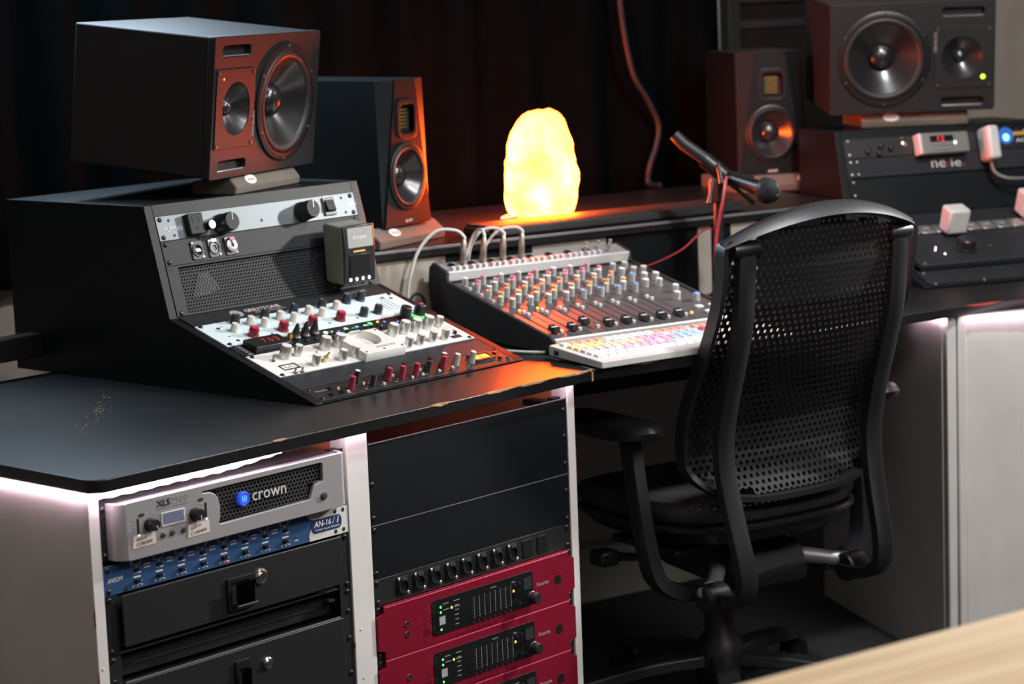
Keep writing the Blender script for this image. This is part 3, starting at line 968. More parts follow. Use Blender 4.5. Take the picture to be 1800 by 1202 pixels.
# --- power conditioner
def conditioner():
    h = U1
    t = rackdev(TL, 1, 66, 'power_conditioner', 'brushed grey power conditioner with two big black knobs and mains outlet', 'power unit')
    MB().box(-HX, HX, -2.6, .5, .4, h - .4).build('faceplate', 'brushed', t, bevel=.5)
    o = MB().box(-180, -146, -16, 0, 3, 41).build('mains_outlet', 'panel_grey', t, bevel=2)
    MB().box(-172, -169, -16.4, -15, 24, 36).box(-158, -155, -16.4, -15, 24, 36).lathe((-163, -15, 14), (0, -1, 0), [(4.5, 0), (4.5, 1.3), (0, 1.35)], 10).build('socket_slots', 'black_matte', o)
    k = MB().lathe((-134, 0, 16), (0, -1, 0), [(8, 0), (8, 22), (7, 22.5)], 16).build('dimmer_knob', 'knob_black', t)
    MB().lathe((-134, -22.4, 16), (0, -1, 0), [(7.4, 0), (7, 1), (0, 1.2)], 16).build('knob_cap', 'led_white_soft', k)
    km = knob_mesh('retract_knob', 18, 34, 'knob_black', 'panel_grey', 1, 'silver', 28)
    for x, z in ((-98, 12), (101, 15)): put('retract_knob', km, t, (x, -2.5, z + 4), (0, 8, 0))
    led(t, 141, 23, 'led_lime', 2.2, -2.5)
    s_ = MB().box(157, 186, -6, 0, 6, 40).build('rocker_housing', 'black_plastic', t, bevel=1)
    MB().prism([(-6, 12), (-12, 15), (-8, 35), (-6, 35)], 161, 182, 'x').build('rocker', 'panel_grey', s_, bevel=1)
    text(t, 'FURMAN', -206, 20, 40, 9, 'white_plastic', -2.9)
    b = MB().cbox((170, -2.8, 42), (14, .3, 2)).cbox((136, -2.8, 30), (12, .3, 1.4)).cbox((139, -2.8, 33), (10, .3, 1.4))
    b.build('panel_print', 'white_print', t)
    MB().lathe((230, -2.6, 22), (0, -1, 0), [(4, 0), (4, .4), (0, .4)], 12).build('emblem', 'led_white_soft', t)
    text(t, 'Elite', 236, 22, 12, 6, 'white_print', -2.9)
    for x, z in ((-213, 35), (-207, 8), (208, 36), (212, 8), (0, 14)): put('fixing_hole', HOLE, t, (x, -2.7, z))
    ears(t, h)
conditioner()

def connectors():
    h = U1
    t = rackdev(TL, 1, 110.5, 'connector_panel', 'dark rack panel with three connectors above the perforated vent', 'patch panel')
    plate(t, h, 'panel_grey')
    fr = plate2d(rrect(-13, 13, -16, 16, 3), [circ(0, 0, 10)], 2, .4)
    fr.materials.append(MATS['black_plastic'])
    for i, x in enumerate((-165, -126, -87)):
        f = put('connector', fr, t, (x, -3.5, 21))
        MB().lathe((0, 0, 0), (0, -1, 0), [(11.5, .8), (11.5, 3), (9.5, 3), (9.3, -3), (0, -3)], 22, False).build('ring', 'black_plastic', f)
        screws(f, [(-10, 13), (10, -13)], -1, SCREW_BRIGHT)
        if i == 0: MB().box(-6, 6, -3.5, 2, -3, -.4).box(-6, 6, -2, 2, .4, 3).build('usb_port', 'white_plastic', f)
        if i == 1:
            MB().lathe((0, 0, 0), (0, -1, 0), [(9, -2), (9, 1), (7, 1.2), (6.5, -1), (0, -1)], 6).build('network_port', 'silver_dark', f)
            MB().box(-6, 5, -5, -2, 11, 16).build('label_dot', 'led_white_soft', f, bevel=1)
        if i == 2:
            MB().lathe((0, 0, 0), (0, -1, 0), [(12, -2), (12, 5), (9, 6), (4, 6), (3.6, 2), (0, 2)], 22).build('jack_collar', 'silver_dark', f)
            MB().box(-5, 5, -8, -2, 9, 14).box(-2, 2, -8, -5, 4, 9).build('release_tab', 'cap_pink', f, bevel=.6)
    ears(t, h)
connectors()

def vent():
    h = 2 * U1
    t = rackdev(TL, 1, 199.4, 'vent_panel', 'perforated grey vent panel in the upper turret face', 'rack panel')
    me = plate2d([(-HX, .4), (HX, .4), (HX, h - .4), (-HX, h - .4)], [[(-216, 3.5), (216, 3.5), (216, h - 3.5), (-216, h - 3.5)]], 2.4, .2)
    me.materials.append(MATS['panel_grey'])
    put('frame', me, t, (0, -1.3, 0))
    MB().hexgrille(lambda x, z: True, -214, 214, 5, h - 5, 6.6, 2.35, -2.3, 2).build('perforated_sheet', 'panel_grey', t, smooth=0)
    MB().box(-216, 216, 30, 32, 3, h - 3).build('dark_backing', 'black_matte', t)
    MB().prism([(-175, 30), (-150, 74), (-128, 74), (-112, 38)], 22, 26, 'y').build('beige_board', 'tape', t, smooth=0)
    screws(t, [(-232, 5), (232, 5)], -2.5)
    for x, z in ((-232, 82), (232, 82)): put('fixing_hole', HOLE, t, (x, -2.6, z), scale=(1.6, 1, 1.2))
vent()

def makers_blank():
    t = rackdev(TL, 2, 44.4, 'blank_panel', 'narrow dark strip with faded maker lettering in the turret fold', 'rack panel')
    plate(t, U1 - 2, 'panel_grey')
    text(t, 'GREYSTONE', -62, 24, 84, 11, 'tape', -2.8)
    text(t, 'AUDIO & TECHNICAL', -52, 13, 72, 6, 'grey_print', -2.8)
    text(t, 'GREYSTONE', 172, 24, 54, 9, 'grey_print', -2.8)
    MB().lathe((-126, -2.5, 20), (0, -1, 0), [(13, 0), (13, .3), (0, .3)], 24).build('maker_emblem', 'grey_print', t)
    put('fixing_hole', HOLE, t, (-222, -2.6, 14), scale=(2.2, 1, .8))
    put('fixing_hole', HOLE, t, (222, -2.6, 30), scale=(2.2, 1, .8))
makers_blank()

KM = {}
def knob(t, kind, x, z, rot=0):
    spec = dict(white=(7.2, 15, 'knob_white', 'knob_white', .6), red=(9, 17, 'knob_red', 'knob_cap_red', 1.4), navy=(8, 16, 'knob_navy', 'knob_navy', .8),
                alu_big=(10.5, 24, 'alu', 'alu_cap', 0), alu=(8, 20, 'alu', 'alu_cap', 0), slim_red=(5.6, 23, 'knob_red', 'knob_cap_red', .6), slim_black=(5.4, 20, 'knob_black', 'knob_black', .6),
                slim_white=(5.6, 23, 'knob_black', 'knob_white', .6), slim_grey=(5.8, 22, 'knob_grey', 'knob_white', .5), button=(2.6, 4, 'knob_white', 'knob_white', 0))
    if kind not in KM:
        r, h, b, c, s_ = spec[kind]
        KM[kind] = knob_mesh('knob', r, h, b, c, s_, 'white_print' if kind in ('red', 'white', 'navy') else None, 20)
    return put('knob', KM[kind], t, (x, -2.5, z), (0, rot, 0))

def pale_unit():
    h = 2 * U1
    t = rackdev(TL, 2, 133.4, 'equaliser_unit', 'pale blue two unit outboard panel with red, white and navy knobs', 'audio unit')
    plate(t, h, 'pale_panel')
    Z = lambda v: 133.4 - v
    for i in range(4):
        x = -165 + 70 * i
        knob(t, 'red', x, Z(112), 20)
        knob(t, 'white', x - 20, Z(85), -30)
        knob(t, 'white', x + 30, Z(70), 40)
        knob(t, 'navy', x + 6, Z(57), 10)
        b = MB()
        for dx, dv, w_ in ((22, 100, 7), (24, 92, 9), (-44, 100, 6), (36, 84, 7), (12, 88, 6), (-30, 62, 7)): b.cbox((x + dx, -2.7, Z(dv)), (w_, .3, 1.8))
        b.add([(x + 36, -2.7, Z(119)), (x + 44, -2.7, Z(119)), (x + 40, -2.7, Z(113))], [(0, 1, 2)])
        b.build('panel_print', 'knob_navy', t)
    for x, v in ((104, 112), (141, 112), (117, 54), (153, 54)): knob(t, 'navy', x, Z(v), 15)
    for x, v0, v1 in ((176, 74, 110), (184, 74, 110), (166, 80, 104), (196, 60, 112), (206, 60, 112)): MB().box(x - .5, x + .5, -2.9, -2.4, Z(v1), Z(v0)).build('panel_line', 'knob_navy', t)
    for x, v in ((-205, 66), (-205, 118), (205, 60), (222, 66), (205, 118)): put('fixing_hole', HOLE, t, (x, -2.6, Z(v)), scale=(1.4, 1, 1.4))
    ears(t, h)
pale_unit()

def effects_unit():
    h = U1
    t = rackdev(TL, 2, 177.9, 'effects_unit', 'black one unit effects processor with red display and lit coloured buttons', 'audio unit')
    plate(t, h, 'black_metal')
    d = MB().box(-214, -134, -14, 0, 4, 40).build('display_block', 'black_plastic', t, bevel=1.5)
    for i, s_ in enumerate(('7', '0', '3')): text(d, s_, -180 + 14 * i, 23, 9, 14, 'digit_red', -14.3)
    b = MB()
    for k in range(8): b.cbox((-224, -2.8, 5 + 4.6 * k), (9, .4, 1.6))
    b.build('panel_print', 'grey_print', t)
    pm = MB().lathe((0, 0, 0), (0, -1, 0), [(11, 0), (11, 5), (8.5, 7), (6.5, 14), (3, 26), (1.4, 29), (0, 29.4)], 10).mesh('pointer_knob', 'knob_black')
    for x, v in ((-99, 148), (-76, 147), (-52, 145)): put('pointer_knob', pm, t, (x, -2.5, 177.9 - v))
    MB().lathe((-119, -2.5, 24), (0, -1, 0), [(5, 0), (5, 8), (6, 9), (5, 15), (0, 15.5)], 7).build('brass_nut', 'gold', t)
    for x in (-126, -112, -86, -64, -30): MB().cbox((x, -4, 12), (9, 4, 5)).build('push_button', 'panel_grey', t, bevel=.6)
    big = dict(led_mint=[(26, 30), (74, 28), (103, 22)], led_green=[(89, 33)], led_blue=[(53, 29)], led_white_soft=[(-24, 30)])
    for mt, pts in big.items():
        for x, z in pts: led(t, x, z, mt, 5, -2.6, 'lit_button')
    for x, z, mt in ((-10, 30, 'led_green'), (4, 27, 'led_blue'), (40, 27, 'led_green'), (44, 17, 'led_green'), (8, 15, 'led_green'), (60, 14, 'led_green'), (109, 34, 'led_lime'), (123, 30, 'led_blue'), (116, 40, 'led_red'), (-8, 14, 'led_green'), (150, 22, 'led_blue')): led(t, x, z, mt, 2.4, -2.6)
    bt = MB().box(-5, 5, -3, 0, -3.4, 3.4).mesh('push_button', 'knob_black')
    for i in range(9):
        for j in range(2): put('push_button', bt, t, (-22 + 15 * i, -2.5, 9 + 11 * j))
    b = MB()
    for i in range(7): b.cbox((112 + 8 * i, -3.4, 40), (3, 1, 3))
    b.build('level_dots', 'led_dim_red', t)
    for x in (176, 213):
        k = MB().lathe((x, -2.5, 30), (0, -1, 0), [(11.5, 0), (11.5, 5), (10.5, 22), (9.5, 23), (0, 23.4)], 20).build('encoder_knob', 'knob_black', t)
        if x == 213:
            ring = [(x + 15 * math.cos(R(a)), -4.4, 30 + 15 * math.sin(R(a))) for a in range(150, 350, 10)]
            MB().tube(ring, 2.2, 8).build('light_ring', 'led_green', t)
            MB().lathe((x, -25.8, 30), (0, -1, 0), [(4.5, 0), (4, .4), (0, .5)], 14).build('knob_cap', 'knob_cap_red', k)
    ears(t, h)
effects_unit()

def tube_unit():
    h = 2 * U1
    t = rackdev(TL, 2, 267, 'compressor_unit', 'cream white two unit outboard panel with silver knobs and round dial plate', 'audio unit')
    plate(t, h, 'cream_panel', -3)
    MB().box(-HX, HX, -4, .5, -1.5, .3).build('lower_edge', 'brushed', t, bevel=.5)
    Z = lambda v: 267 - v
    for x, v in ((-177, 206), (-80, 203), (-46, 203), (88, 203), (120, 201), (149, 202), (183, 200)): knob(t, 'alu_big', x, Z(v))
    for x, v in ((-147, 206), (-145, 249), (-82, 250), (-48, 247), (211, 201), (80, 251), (112, 249), (146, 248), (177, 249)): knob(t, 'alu', x, Z(v))
    dot = MB().lathe((0, 0, 0), (0, 0, -1), [(1.4, 0), (1.2, .6), (0, .7)], 8).mesh('grub_screw', 'black_matte')
    outer = rrect(-48, 52, Z(272), Z(191), 2)
    me = plate2d(outer, [circ(2, Z(216), 30, 36)], 15, .6)
    me.materials.append(MATS['cream_plate'])
    p = put('dial_plate', me, t, (0, -10.5, 0))
    MB().lathe((2, -4, Z(216)), (0, -1, 0), [(31, 0), (31, .3), (0, .3)], 32).build('dial_face', 'cream_panel', p, loc=(0, 10.5, 0))
    text(p, 'AVALON', 14, Z(256), 46, 6, 'knob_grey', -8.4)
    for x, v in ((-42, 266), (46, 266), (46, 197), (-42, 197), (2, 266)): MB().lathe((x, -7.8, Z(v)), (0, -1, 0), [(2.4, 0), (2.2, .8), (0, .9)], 10).build('screw', 'steel_dark', p)
    sw = MB().lathe((0, 0, 0), (0, -1, 0), [(4.5, 0), (4.5, 3), (2, 3.5), (1.6, 12), (0, 12.5)], 12).mesh('toggle_switch', 'gold')
    sw2 = MB().lathe((0, 0, 0), (0, -1, 0), [(4.5, 0), (4.5, 3), (2, 3.5), (1.8, 9), (0, 9.5)], 12).mesh('toggle_switch', 'chrome')
    for x, v in ((-122, 243), (-104, 232)): put('toggle_switch', sw, t, (x, -3, Z(v)), (12, 0, 20))
    for x, v in ((-207, 210), (-204, 262), (-118, 222), (-66, 232), (98, 242), (130, 240), (163, 238), (-190, 264)): put('toggle_switch', sw2, t, (x, -3, Z(v)), (-14, 0, 10))
    me = plate2d(rrect(-214, -176, Z(248), Z(228), 1), [rrect(-211, -179, Z(245), Z(231), 1)], .5)
    me.materials.append(MATS['black_print'])
    put('maker_frame', me, t, (0, -3.2, 0))
    text(t, 'LA', -196, Z(237), 16, 7, 'knob_grey', -3.4)
    text(t, 'TUBE', -188, Z(246), 22, 4, 'black_print', -3.4)
    MB().box(196, 222, -3.4, -2.9, Z(254), Z(243)).build('slot', 'black_matte', t)
    me = plate2d(rrect(200, 232, Z(224), Z(206), 1), [rrect(202, 230, Z(222), Z(208), 1)], .5)
    me.materials.append(MATS['knob_grey'])
    put('maker_frame', me, t, (0, -3.2, 0))
    for x, v in ((177, 240), (146, 239)): MB().lathe((x + 3, -22.8, Z(v + 6)), (0, -1, 0), [(3.4, 0), (3, .5), (0, .6)], 10).build('yellow_dot', 'cap_yellow', t)
    MB().lathe((216, -3, Z(238)), (0, -1, 0), [(4, 0), (4, 6), (0, 6.5)], 10).build('push_button', 'knob_black', t)
    ears(t, h, -3)
tube_unit()

def grey_blank():
    t = rackdev(TL, 2, 316, 'blank_panel', 'smooth dark grey blank strip below the cream white panel', 'rack panel')
    plate(t, 48, 'panel_grey')
grey_blank()

def preamp_eq():
    h = 46
    t = rackdev(TL, 2, 364, 'channel_strip', 'black one unit channel strip with slim red and white capped knobs and yellow meter', 'audio unit')
    plate(t, h, 'black_metal', -3)
    Z = lambda v: 364 - v
    for x, v, k in ((-154, 346, 'slim_red'), (-128, 331, 'slim_white'), (-108, 351, 'slim_black'), (-64, 344, 'slim_red'), (-55, 332, 'slim_black'), (-34, 347, 'slim_red'), (-17, 333, 'slim_black'), (0, 348, 'slim_red'),
                    (37, 343, 'slim_black'), (50, 331, 'slim_black'), (73, 344, 'slim_red'), (84, 333, 'slim_white'), (108, 343, 'slim_grey'), (146, 346, 'slim_grey')): knob(t, k, x, Z(v))
    for x, v in ((-170, 356), (-178, 340), (-84, 356), (-44, 336), (-14, 355), (14, 353), (56, 352), (92, 350), (120, 334), (-120, 342), (24, 336)): knob(t, 'button', x, Z(v))
    for x, v in ((-205, 352), (-192, 332), (-180, 351)): MB().lathe((x, -3, Z(v)), (0, -1, 0), [(5.5, 0), (5.5, 2), (3, 2.2), (2.8, 0), (0, 0)], 14).build('jack_socket', 'black_plastic', t)
    b = MB()
    random.seed(3)
    for i in range(34): b.cbox((-165 + 9.4 * i, -3.2, Z(358 - (i * 7) % 27)), (random.uniform(3, 7), .3, 1.2))
    b.build('panel_print', 'grey_print', t)
    f = plate2d(rrect(158, 210, 16, 42, 1), [rrect(163, 205, 20, 38, 1)], 3, .4)
    f.materials.append(MATS['black_plastic'])
    m_ = put('meter_frame', f, t, (0, -4, 0))
    MB().box(163, 205, .5, 1.5, 20, 38).build('meter_face', 'vu_yellow', m_)
    MB().box(183.5, 184.3, -.2, .4, 21, 36).build('needle', 'black_print', m_)
    text(t, 'Focusrite', -212, 30, 26, 5, 'grey_print', -3.4)
    for x, z in ((218, 14), (222, 32)): MB().lathe((x, -3, z), (0, -1, 0), [(4, 0), (4, 3), (0, 3.4)], 10).build('push_button', 'knob_black', t)
    ears(t, h, -3)
preamp_eq()

# --- battery charger hanging in front of the turret's right side
def battery_charger():
    t = thing('battery_charger', 'grey and black battery charger with four white lights on the turret face', 'charger', tpos(TL, 260 + 154, 352, 136), TL[1], 0)
    body = [(-4, 4), (-48, 0), (-52, 60), (-50, 106), (-6, 112), (0, 108)]
    MB().prism(body, -38, 38, 'x').build('case', 'charger_olive', t, bevel=3)
    MB().prism([(-47.5, 0), (-52.5, 2), (-56, 60), (-54, 108), (-49, 108), (-51, 60)], -39, 41, 'x').build('front_shell', 'black_plastic', t, bevel=3)
    MB().prism([(-56.4, 66), (-55, 103), (-53.5, 103), (-55, 66)], -29, 36, 'x').build('badge_plate', 'charger_grey', t, bevel=.8)
    text(t, 'Energizer', 2, 84, 36, 8, 'white_print', -56.2, .2)
    MB().prism([(-56.2, 58), (-56.6, 61), (-55, 61), (-55, 58)], -16, 14, 'x').build('yellow_stripe', 'cap_yellow', t)
    MB().prism([(-55.8, 14), (-56.8, 54), (-54, 54), (-53, 14)], -26, 26, 'x').build('battery_door', 'dark_window', t, bevel=1)
    for i in range(4): led(t, -24 + 16 * i, 8, 'led_white_soft', 3.4, -53.5)
    MB().box(-8, 8, -10, 20, 66, 90).build('plug', 'black_plastic', t, bevel=2)
battery_charger()

# power bar bolted behind the turret
pb = thing('rear_power_bar', 'short black bar jutting out behind the left rack turret', 'power bar', tpos(TL, -200, 700, 30), TL[1])
MB().box(0, 198, 0, 40, 0, 42).build('housing', 'black_plastic', pb, bevel=3)
for z in (8, 34): MB().lathe((-.2, 20, z), (-1, 0, 0), [(4, 0), (4, 1.5), (0, 2)], 10).build('bolt', 'silver', pb)
MB().box(60, 80, 5, 35, -30, 0).build('foot', 'black_plastic', pb)

# ------------------------------------------------------------------ right turret gear
def r_upper():
    t = rackdev(TR, 1, 64, 'audio_interface', 'black one unit rack device with tiny knobs under the right big monitor', 'audio unit')
    plate(t, U1, 'black_metal')
    for x, z in ((-184, 14), (-156, 8), (-150, 24), (-125, 18)): MB().lathe((x, -2.5, z), (0, -1, 0), [(7, 0), (6.5, 9), (0, 9.5)], 14).build('knob', 'knob_black', t)
    MB().lathe((-91, -2.5, 26), (0, -1, 0), [(7, 0), (7, 4), (4, 6), (0, 6)], 14).build('jack_socket', 'chrome', t)
    led(t, -91, 40, 'led_dim_red', 4, -2.5)
    led(t, -150, 6, 'led_dim_red', 5, -2.5)
    screws(t, [(-230, 40), (-230, 8), (230, 40), (230, 8)], -2.5, SCREW_BRIGHT)
    s_ = MB().lathe((178, -2.6, 30), (0, -1, 0), [(20, 0), (20, .5), (0, .5)], 28).build('round_sticker', 'blue_sticker', t)
    MB().lathe((178, -3.1, 26), (0, -1, 0), [(9, 0), (9, .3), (0, .3)], 20).build('sticker_centre', 'led_mint', s_)
    MB().box(198, 236, -3, -2.5, 30, 38).build('orange_stripe', 'orange_sticker', t)
    text(t, 'AC', 216, 18, 26, 9, 'white_print', -2.9)
r_upper()
def r_name():
    t = rackdev(TR, 1, 109, 'blank_panel', 'dark panel with pale and red lettering below the small red display', 'rack panel')
    plate(t, U1, 'panel_grey')
    text(t, 'ne', -8, 20, 36, 17, 'white_plastic', -2.9)
    text(t, 'x', 17, 20, 12, 16, 'led_dim_red', -2.9)
    text(t, 'ie', 38, 21, 26, 19, 'white_plastic', -2.9)
    MB().cbox((58, -2.8, 15), (6, .5, 6)).build('red_dot', 'led_dim_red', t)
    screws(t, [(-230, 36), (-230, 8), (-214, 36), (-214, 8), (230, 36), (230, 8)], -2.5, SCREW_BRIGHT)
r_name()
def r_blank():
    t = rackdev(TR, 1, 199, 'blank_panel', 'wide black blank panel behind the chair top in the right turret', 'rack panel')
    plate(t, 88, 'black_paint')
    screws(t, [(-230, 80), (-230, 50), (230, 80), (230, 50)], -2.5, SCREW_BRIGHT)
r_blank()
def clock():
    loc, yw, tl = slot(TR, 1, 71)
    t = thing('digital_recorder', 'small silver box with red digit display on the right turret', 'recorder', loc, yw, tl)
    b = MB().box(-66, 62, -32, -4, 1, 50).build('case', 'alu', t, bevel=3)
    MB().box(-66.5, -58, -33, -3, 1, 50).build('bright_edge', 'white_plastic', t, bevel=3)
    MB().box(-38, 22, -33, -31.5, 28, 42).build('display', 'dark_window', t)
    text(t, '12', -10, 35, 17, 11, 'led_red', -33.4)
    led(t, 26, 24, 'led_white_soft', 4, -32, 'push_button')
    MB().box(-36, 24, -32.6, -31.5, 8, 9).box(-36, 24, -32.6, -31.5, 18, 19).build('grooves', 'steel_dark', t)
clock()
def white_adapter():
    loc, yw, tl = slot(TR, 1, 96)
    t = thing('mains_adapter', 'white upright mains adapter with cable beside the blue round sticker', 'adapter', loc, yw, tl)
    MB().box(100, 130, -56, -3, 2, 80).build('case', 'white_plastic', t, bevel=7)
    P = cr([(114, -30, 4), (114, -30, -12), (120, -34, -30), (142, -44, -44), (180, -50, -48), (250, -52, -50), (330, -40, -48)], 8)
    MB().tube(P, 4.2, 8).build('cable', 'cable_grey', t)
white_adapter()
def r_controller():
    loc, yw, tl = slot(TR, 2, 290)
    t = thing('monitor_controller', 'dark desktop controller with silver button row and large black dial', 'controller', loc, yw, tl)
    MB().box(-226, 226, -16, -1, 0, 262).build('case', 'panel_grey', t, bevel=3)
    km = MB().box(-17, 17, -6, 0, -19, 19).mesh('button', 'alu')
    for i in range(11):
        b = put('button', km, t, (-205 + 38.5 * i, -16, 166), bevel=2)
        if i not in (4,): MB().cbox((0, -6.2, 2), (16, .4, 5)).build('button_print', 'grey_print', b)
    MB().lathe((-85, -16, 64), (0, -1, 0), [(26, 0), (26, 4), (22, 5), (20, 22), (18, 24), (0, 24)], 28).build('dial', 'knob_black', t)
    for x, z in ((-162, 62), (-150, 40), (-155, 74)): MB().lathe((x, -16, z), (0, -1, 0), [(5, 0), (5, 4), (3, 6), (0, 6)], 12).build('push_button', 'chrome', t)
    led(t, -20, 70, 'led_dim_red', 4, -16)
    screws(t, [(-216, 8)], -16, SCREW_BRIGHT)
r_controller()
def r_front():
    t = rackdev(TR, 2, 366, 'blank_panel', 'sloping dark blank panel in front of the desktop controller', 'rack panel')
    plate(t, 74, 'panel_grey')
    screws(t, [(-228, 10), (-228, 64), (-110, 10), (60, 12)], -2.5, SCREW_BRIGHT)
r_front()
def cube_plug(x, z, lab, w_=52):
    loc, yw, tl = slot(TR, 2, 290)
    t = thing('white_cube', lab, 'adapter', loc, yw, tl)
    MB().box(x - w_ / 2, x + w_ / 2, -82, -24, z - 20, z + 22).build('case', 'white_plastic', t, bevel=6)
    MB().box(x - 14, x + 14, -24, -15.5, z - 12, z + 12).build('stem', 'black_plastic', t)
cube_plug(-76, 138, 'white cube shaped adapter standing on the silver button row')
cube_plug(150, 196, 'second white cube adapter on the desktop controller past the silver buttons')
# folded dark cloth on the right desk beside the controller
ct = thing('folded_cloth', 'small folded dark grey cloth on the desk beside the right turret', 'cloth', (2010, 30, DT), -20)
def clothfn(a, b):
    th = 2 * math.pi * a
    r = 1 if b < .5 else 1 - (b - .5) * 1.9
    k = 1 + .16 * math.sin(3 * th + 1) + .08 * math.sin(7 * th)
    return (85 * r * k * math.cos(th), 60 * r * k * math.sin(th), 36 * math.sin(b * math.pi / 2) ** .8 + 3 * math.sin(5 * th) * b)
MB().grid(clothfn, 40, 9, True).build('fold', 'cloth_grey', ct, smooth=180)
# ------------------------------------------------------------------ loudspeakers; local origin = front bottom left, x along the front, y into the box
def cone_driver(t, x, z, ro, y=0, cone='cone', n=40, depth=None, dust=.3, flange=.12):
    """round drive unit: flange ring, rubber surround, cone, dust cap and its own name for every piece"""
    rf = ro * (1 - flange)
    d = depth or ro * .42
    f = MB().lathe((x, y, z), (0, -1, 0), [(ro, 0), (ro, 3.5), (ro * .97, 5), (rf, 5), (rf * .985, 1)], n, False).build('driver_flange', 'black_plastic', t)
    MB().lathe((x, y, z), (0, -1, 0), [(rf, 1.5), (rf * .97, 5), (rf * .92, 6.5), (rf * .87, 5), (rf * .83, 1)], n, False).build('surround', 'rubber', t)
    MB().lathe((x, y, z), (0, -1, 0), [(rf * .84, 1.2), (rf * .6, -d * .45), (rf * dust, -d), (rf * dust * .9, -d - 1)], n, False).build('cone', cone, t)
    rr = rf * dust * 1.06
    MB().lathe((x, y, z), (0, -1, 0), [(rr, -d), (rr * .93, -d + rr * .22), (rr * .7, -d + rr * .42), (rr * .35, -d + rr * .53), (0, -d + rr * .56)], 24).build('dust_cap', cone, t)

def big_monitor(label, loc, yaw, tilt, flip=False, w_=380, h=250, d=290, led_mt='led_amber'):
    t = thing('studio_monitor', label, 'speaker', loc, yaw, tilt)
    X = (lambda x: w_ - x) if flip else (lambda x: x)
    xs = lambda a, b: (min(X(a), X(b)), max(X(a), X(b)))
    wx, wz, wr = 256, 124, 108
    tx, tz = 77, 122
    sl = [xs(24, 125), xs(24, 125)]
    holes = [circ(X(wx), wz, 92, 40), circ(X(tx), tz, 48, 36), rrect(*sl[0], 213, 236, 9), rrect(*sl[1], 10, 32, 9)]
    me = plate2d(rrect(.5, w_ - .5, .5, h - .5, 4), holes, 14, 1)
    me.materials.append(MATS['monitor_grey'])
    put('baffle', me, t, (0, 8, 0))
    cb = MB().box(1, w_ - 1, 13, d, 1, h - 1)
    cb.f, cb.m = [f for i, f in enumerate(cb.f) if i != 2], cb.m[:5]
    cb.build('cabinet', 'monitor_grey', t, bevel=3)
    MB().box(3, w_ - 3, 70, 72, 3, h - 3).build('cavity_back', 'black_matte', t)
    cone_driver(t, X(wx), wz, wr, 0, 'cone', depth=30)
    for k in range(6):
        a = R(90 + 60 * k)
        MB().lathe((X(wx) + 103 * math.cos(a), -4, wz + 103 * math.sin(a)), (0, -1, 0), [(3.4, 0), (3, 1.8), (0, 2)], 10).build('screw', 'chrome', t)
    # tweeter plate with directivity waveguide
    me = plate2d(rrect(*xs(8, 140), 53, 192, 2), [circ(X(tx), tz, 48, 36)], 3, .5)
    me.materials.append(MATS['monitor_grey'])
    tp = put('tweeter_plate', me, t, (0, -.6, 0))
    MB().lathe((X(tx), -2, tz), (0, -1, 0), [(49, 0), (40, -7), (28, -15), (17, -21), (15, -22)], 40, False).build('waveguide', 'cone', t)
    MB().lathe((X(tx), -2, tz), (0, -1, 0), [(15, -22), (13.5, -18), (9, -14), (0, -12)], 24, False).build('tweeter_dome', 'carbon_cone', t)
    for x, z in ((14, 186), (134, 186), (14, 59), (134, 59)): MB().lathe((X(x), -2, z), (0, -1, 0), [(4, 0), (3.4, 2), (0, 2.2)], 10).build('screw', 'steel_dark', t)
    for z0, z1 in ((213, 236), (10, 32)):
        x0, x1 = sl[0]
        MB().box(x0 + 2, x1 - 2, 1.5, 6, z0 + 1, z0 + 4).build('port_lip', 'silver_dark', t, bevel=1.5)
        MB().box(x0, x1, 13, 13.4, z0, z1).build('port_back', 'black_matte', t)
    for x, z in ((14, 236), (366, 236), (366, 14), (14, 14)):
        MB().lathe((X(x), .8, z), (0, -1, 0), [(7, 0), (7, .6), (4.5, .6), (4.3, -.4), (0, -.4)], 16).build('corner_fixing', 'steel_dark', t)
    text(t, 'GENELEC', X(139), 92 if not flip else 158, 46, 7, 'grey_print', -3.0, 0, 90)
    if flip: led(t, X(28), 76, 'led_lime', 6, -2.2)
    else:
        led(t, 30, 176, 'led_amber', 2.4, -2.2)
        for z in (181, 186): led(t, 30, z - 1, 'led_dim_red', 2, -2.2)
        for z in (176, 182): led(t, 23, z, 'led_dim_red', 1.6, -2.2)
    return t
big_monitor('big black studio monitor lying on its side on the left turret, lamp-lit orange', (659.4, 506.8, 531.4), 18.6, 7.0)
big_monitor('big black studio monitor with green light on the right turret', (2425, 412, 531), -43.5, 5.0, True)

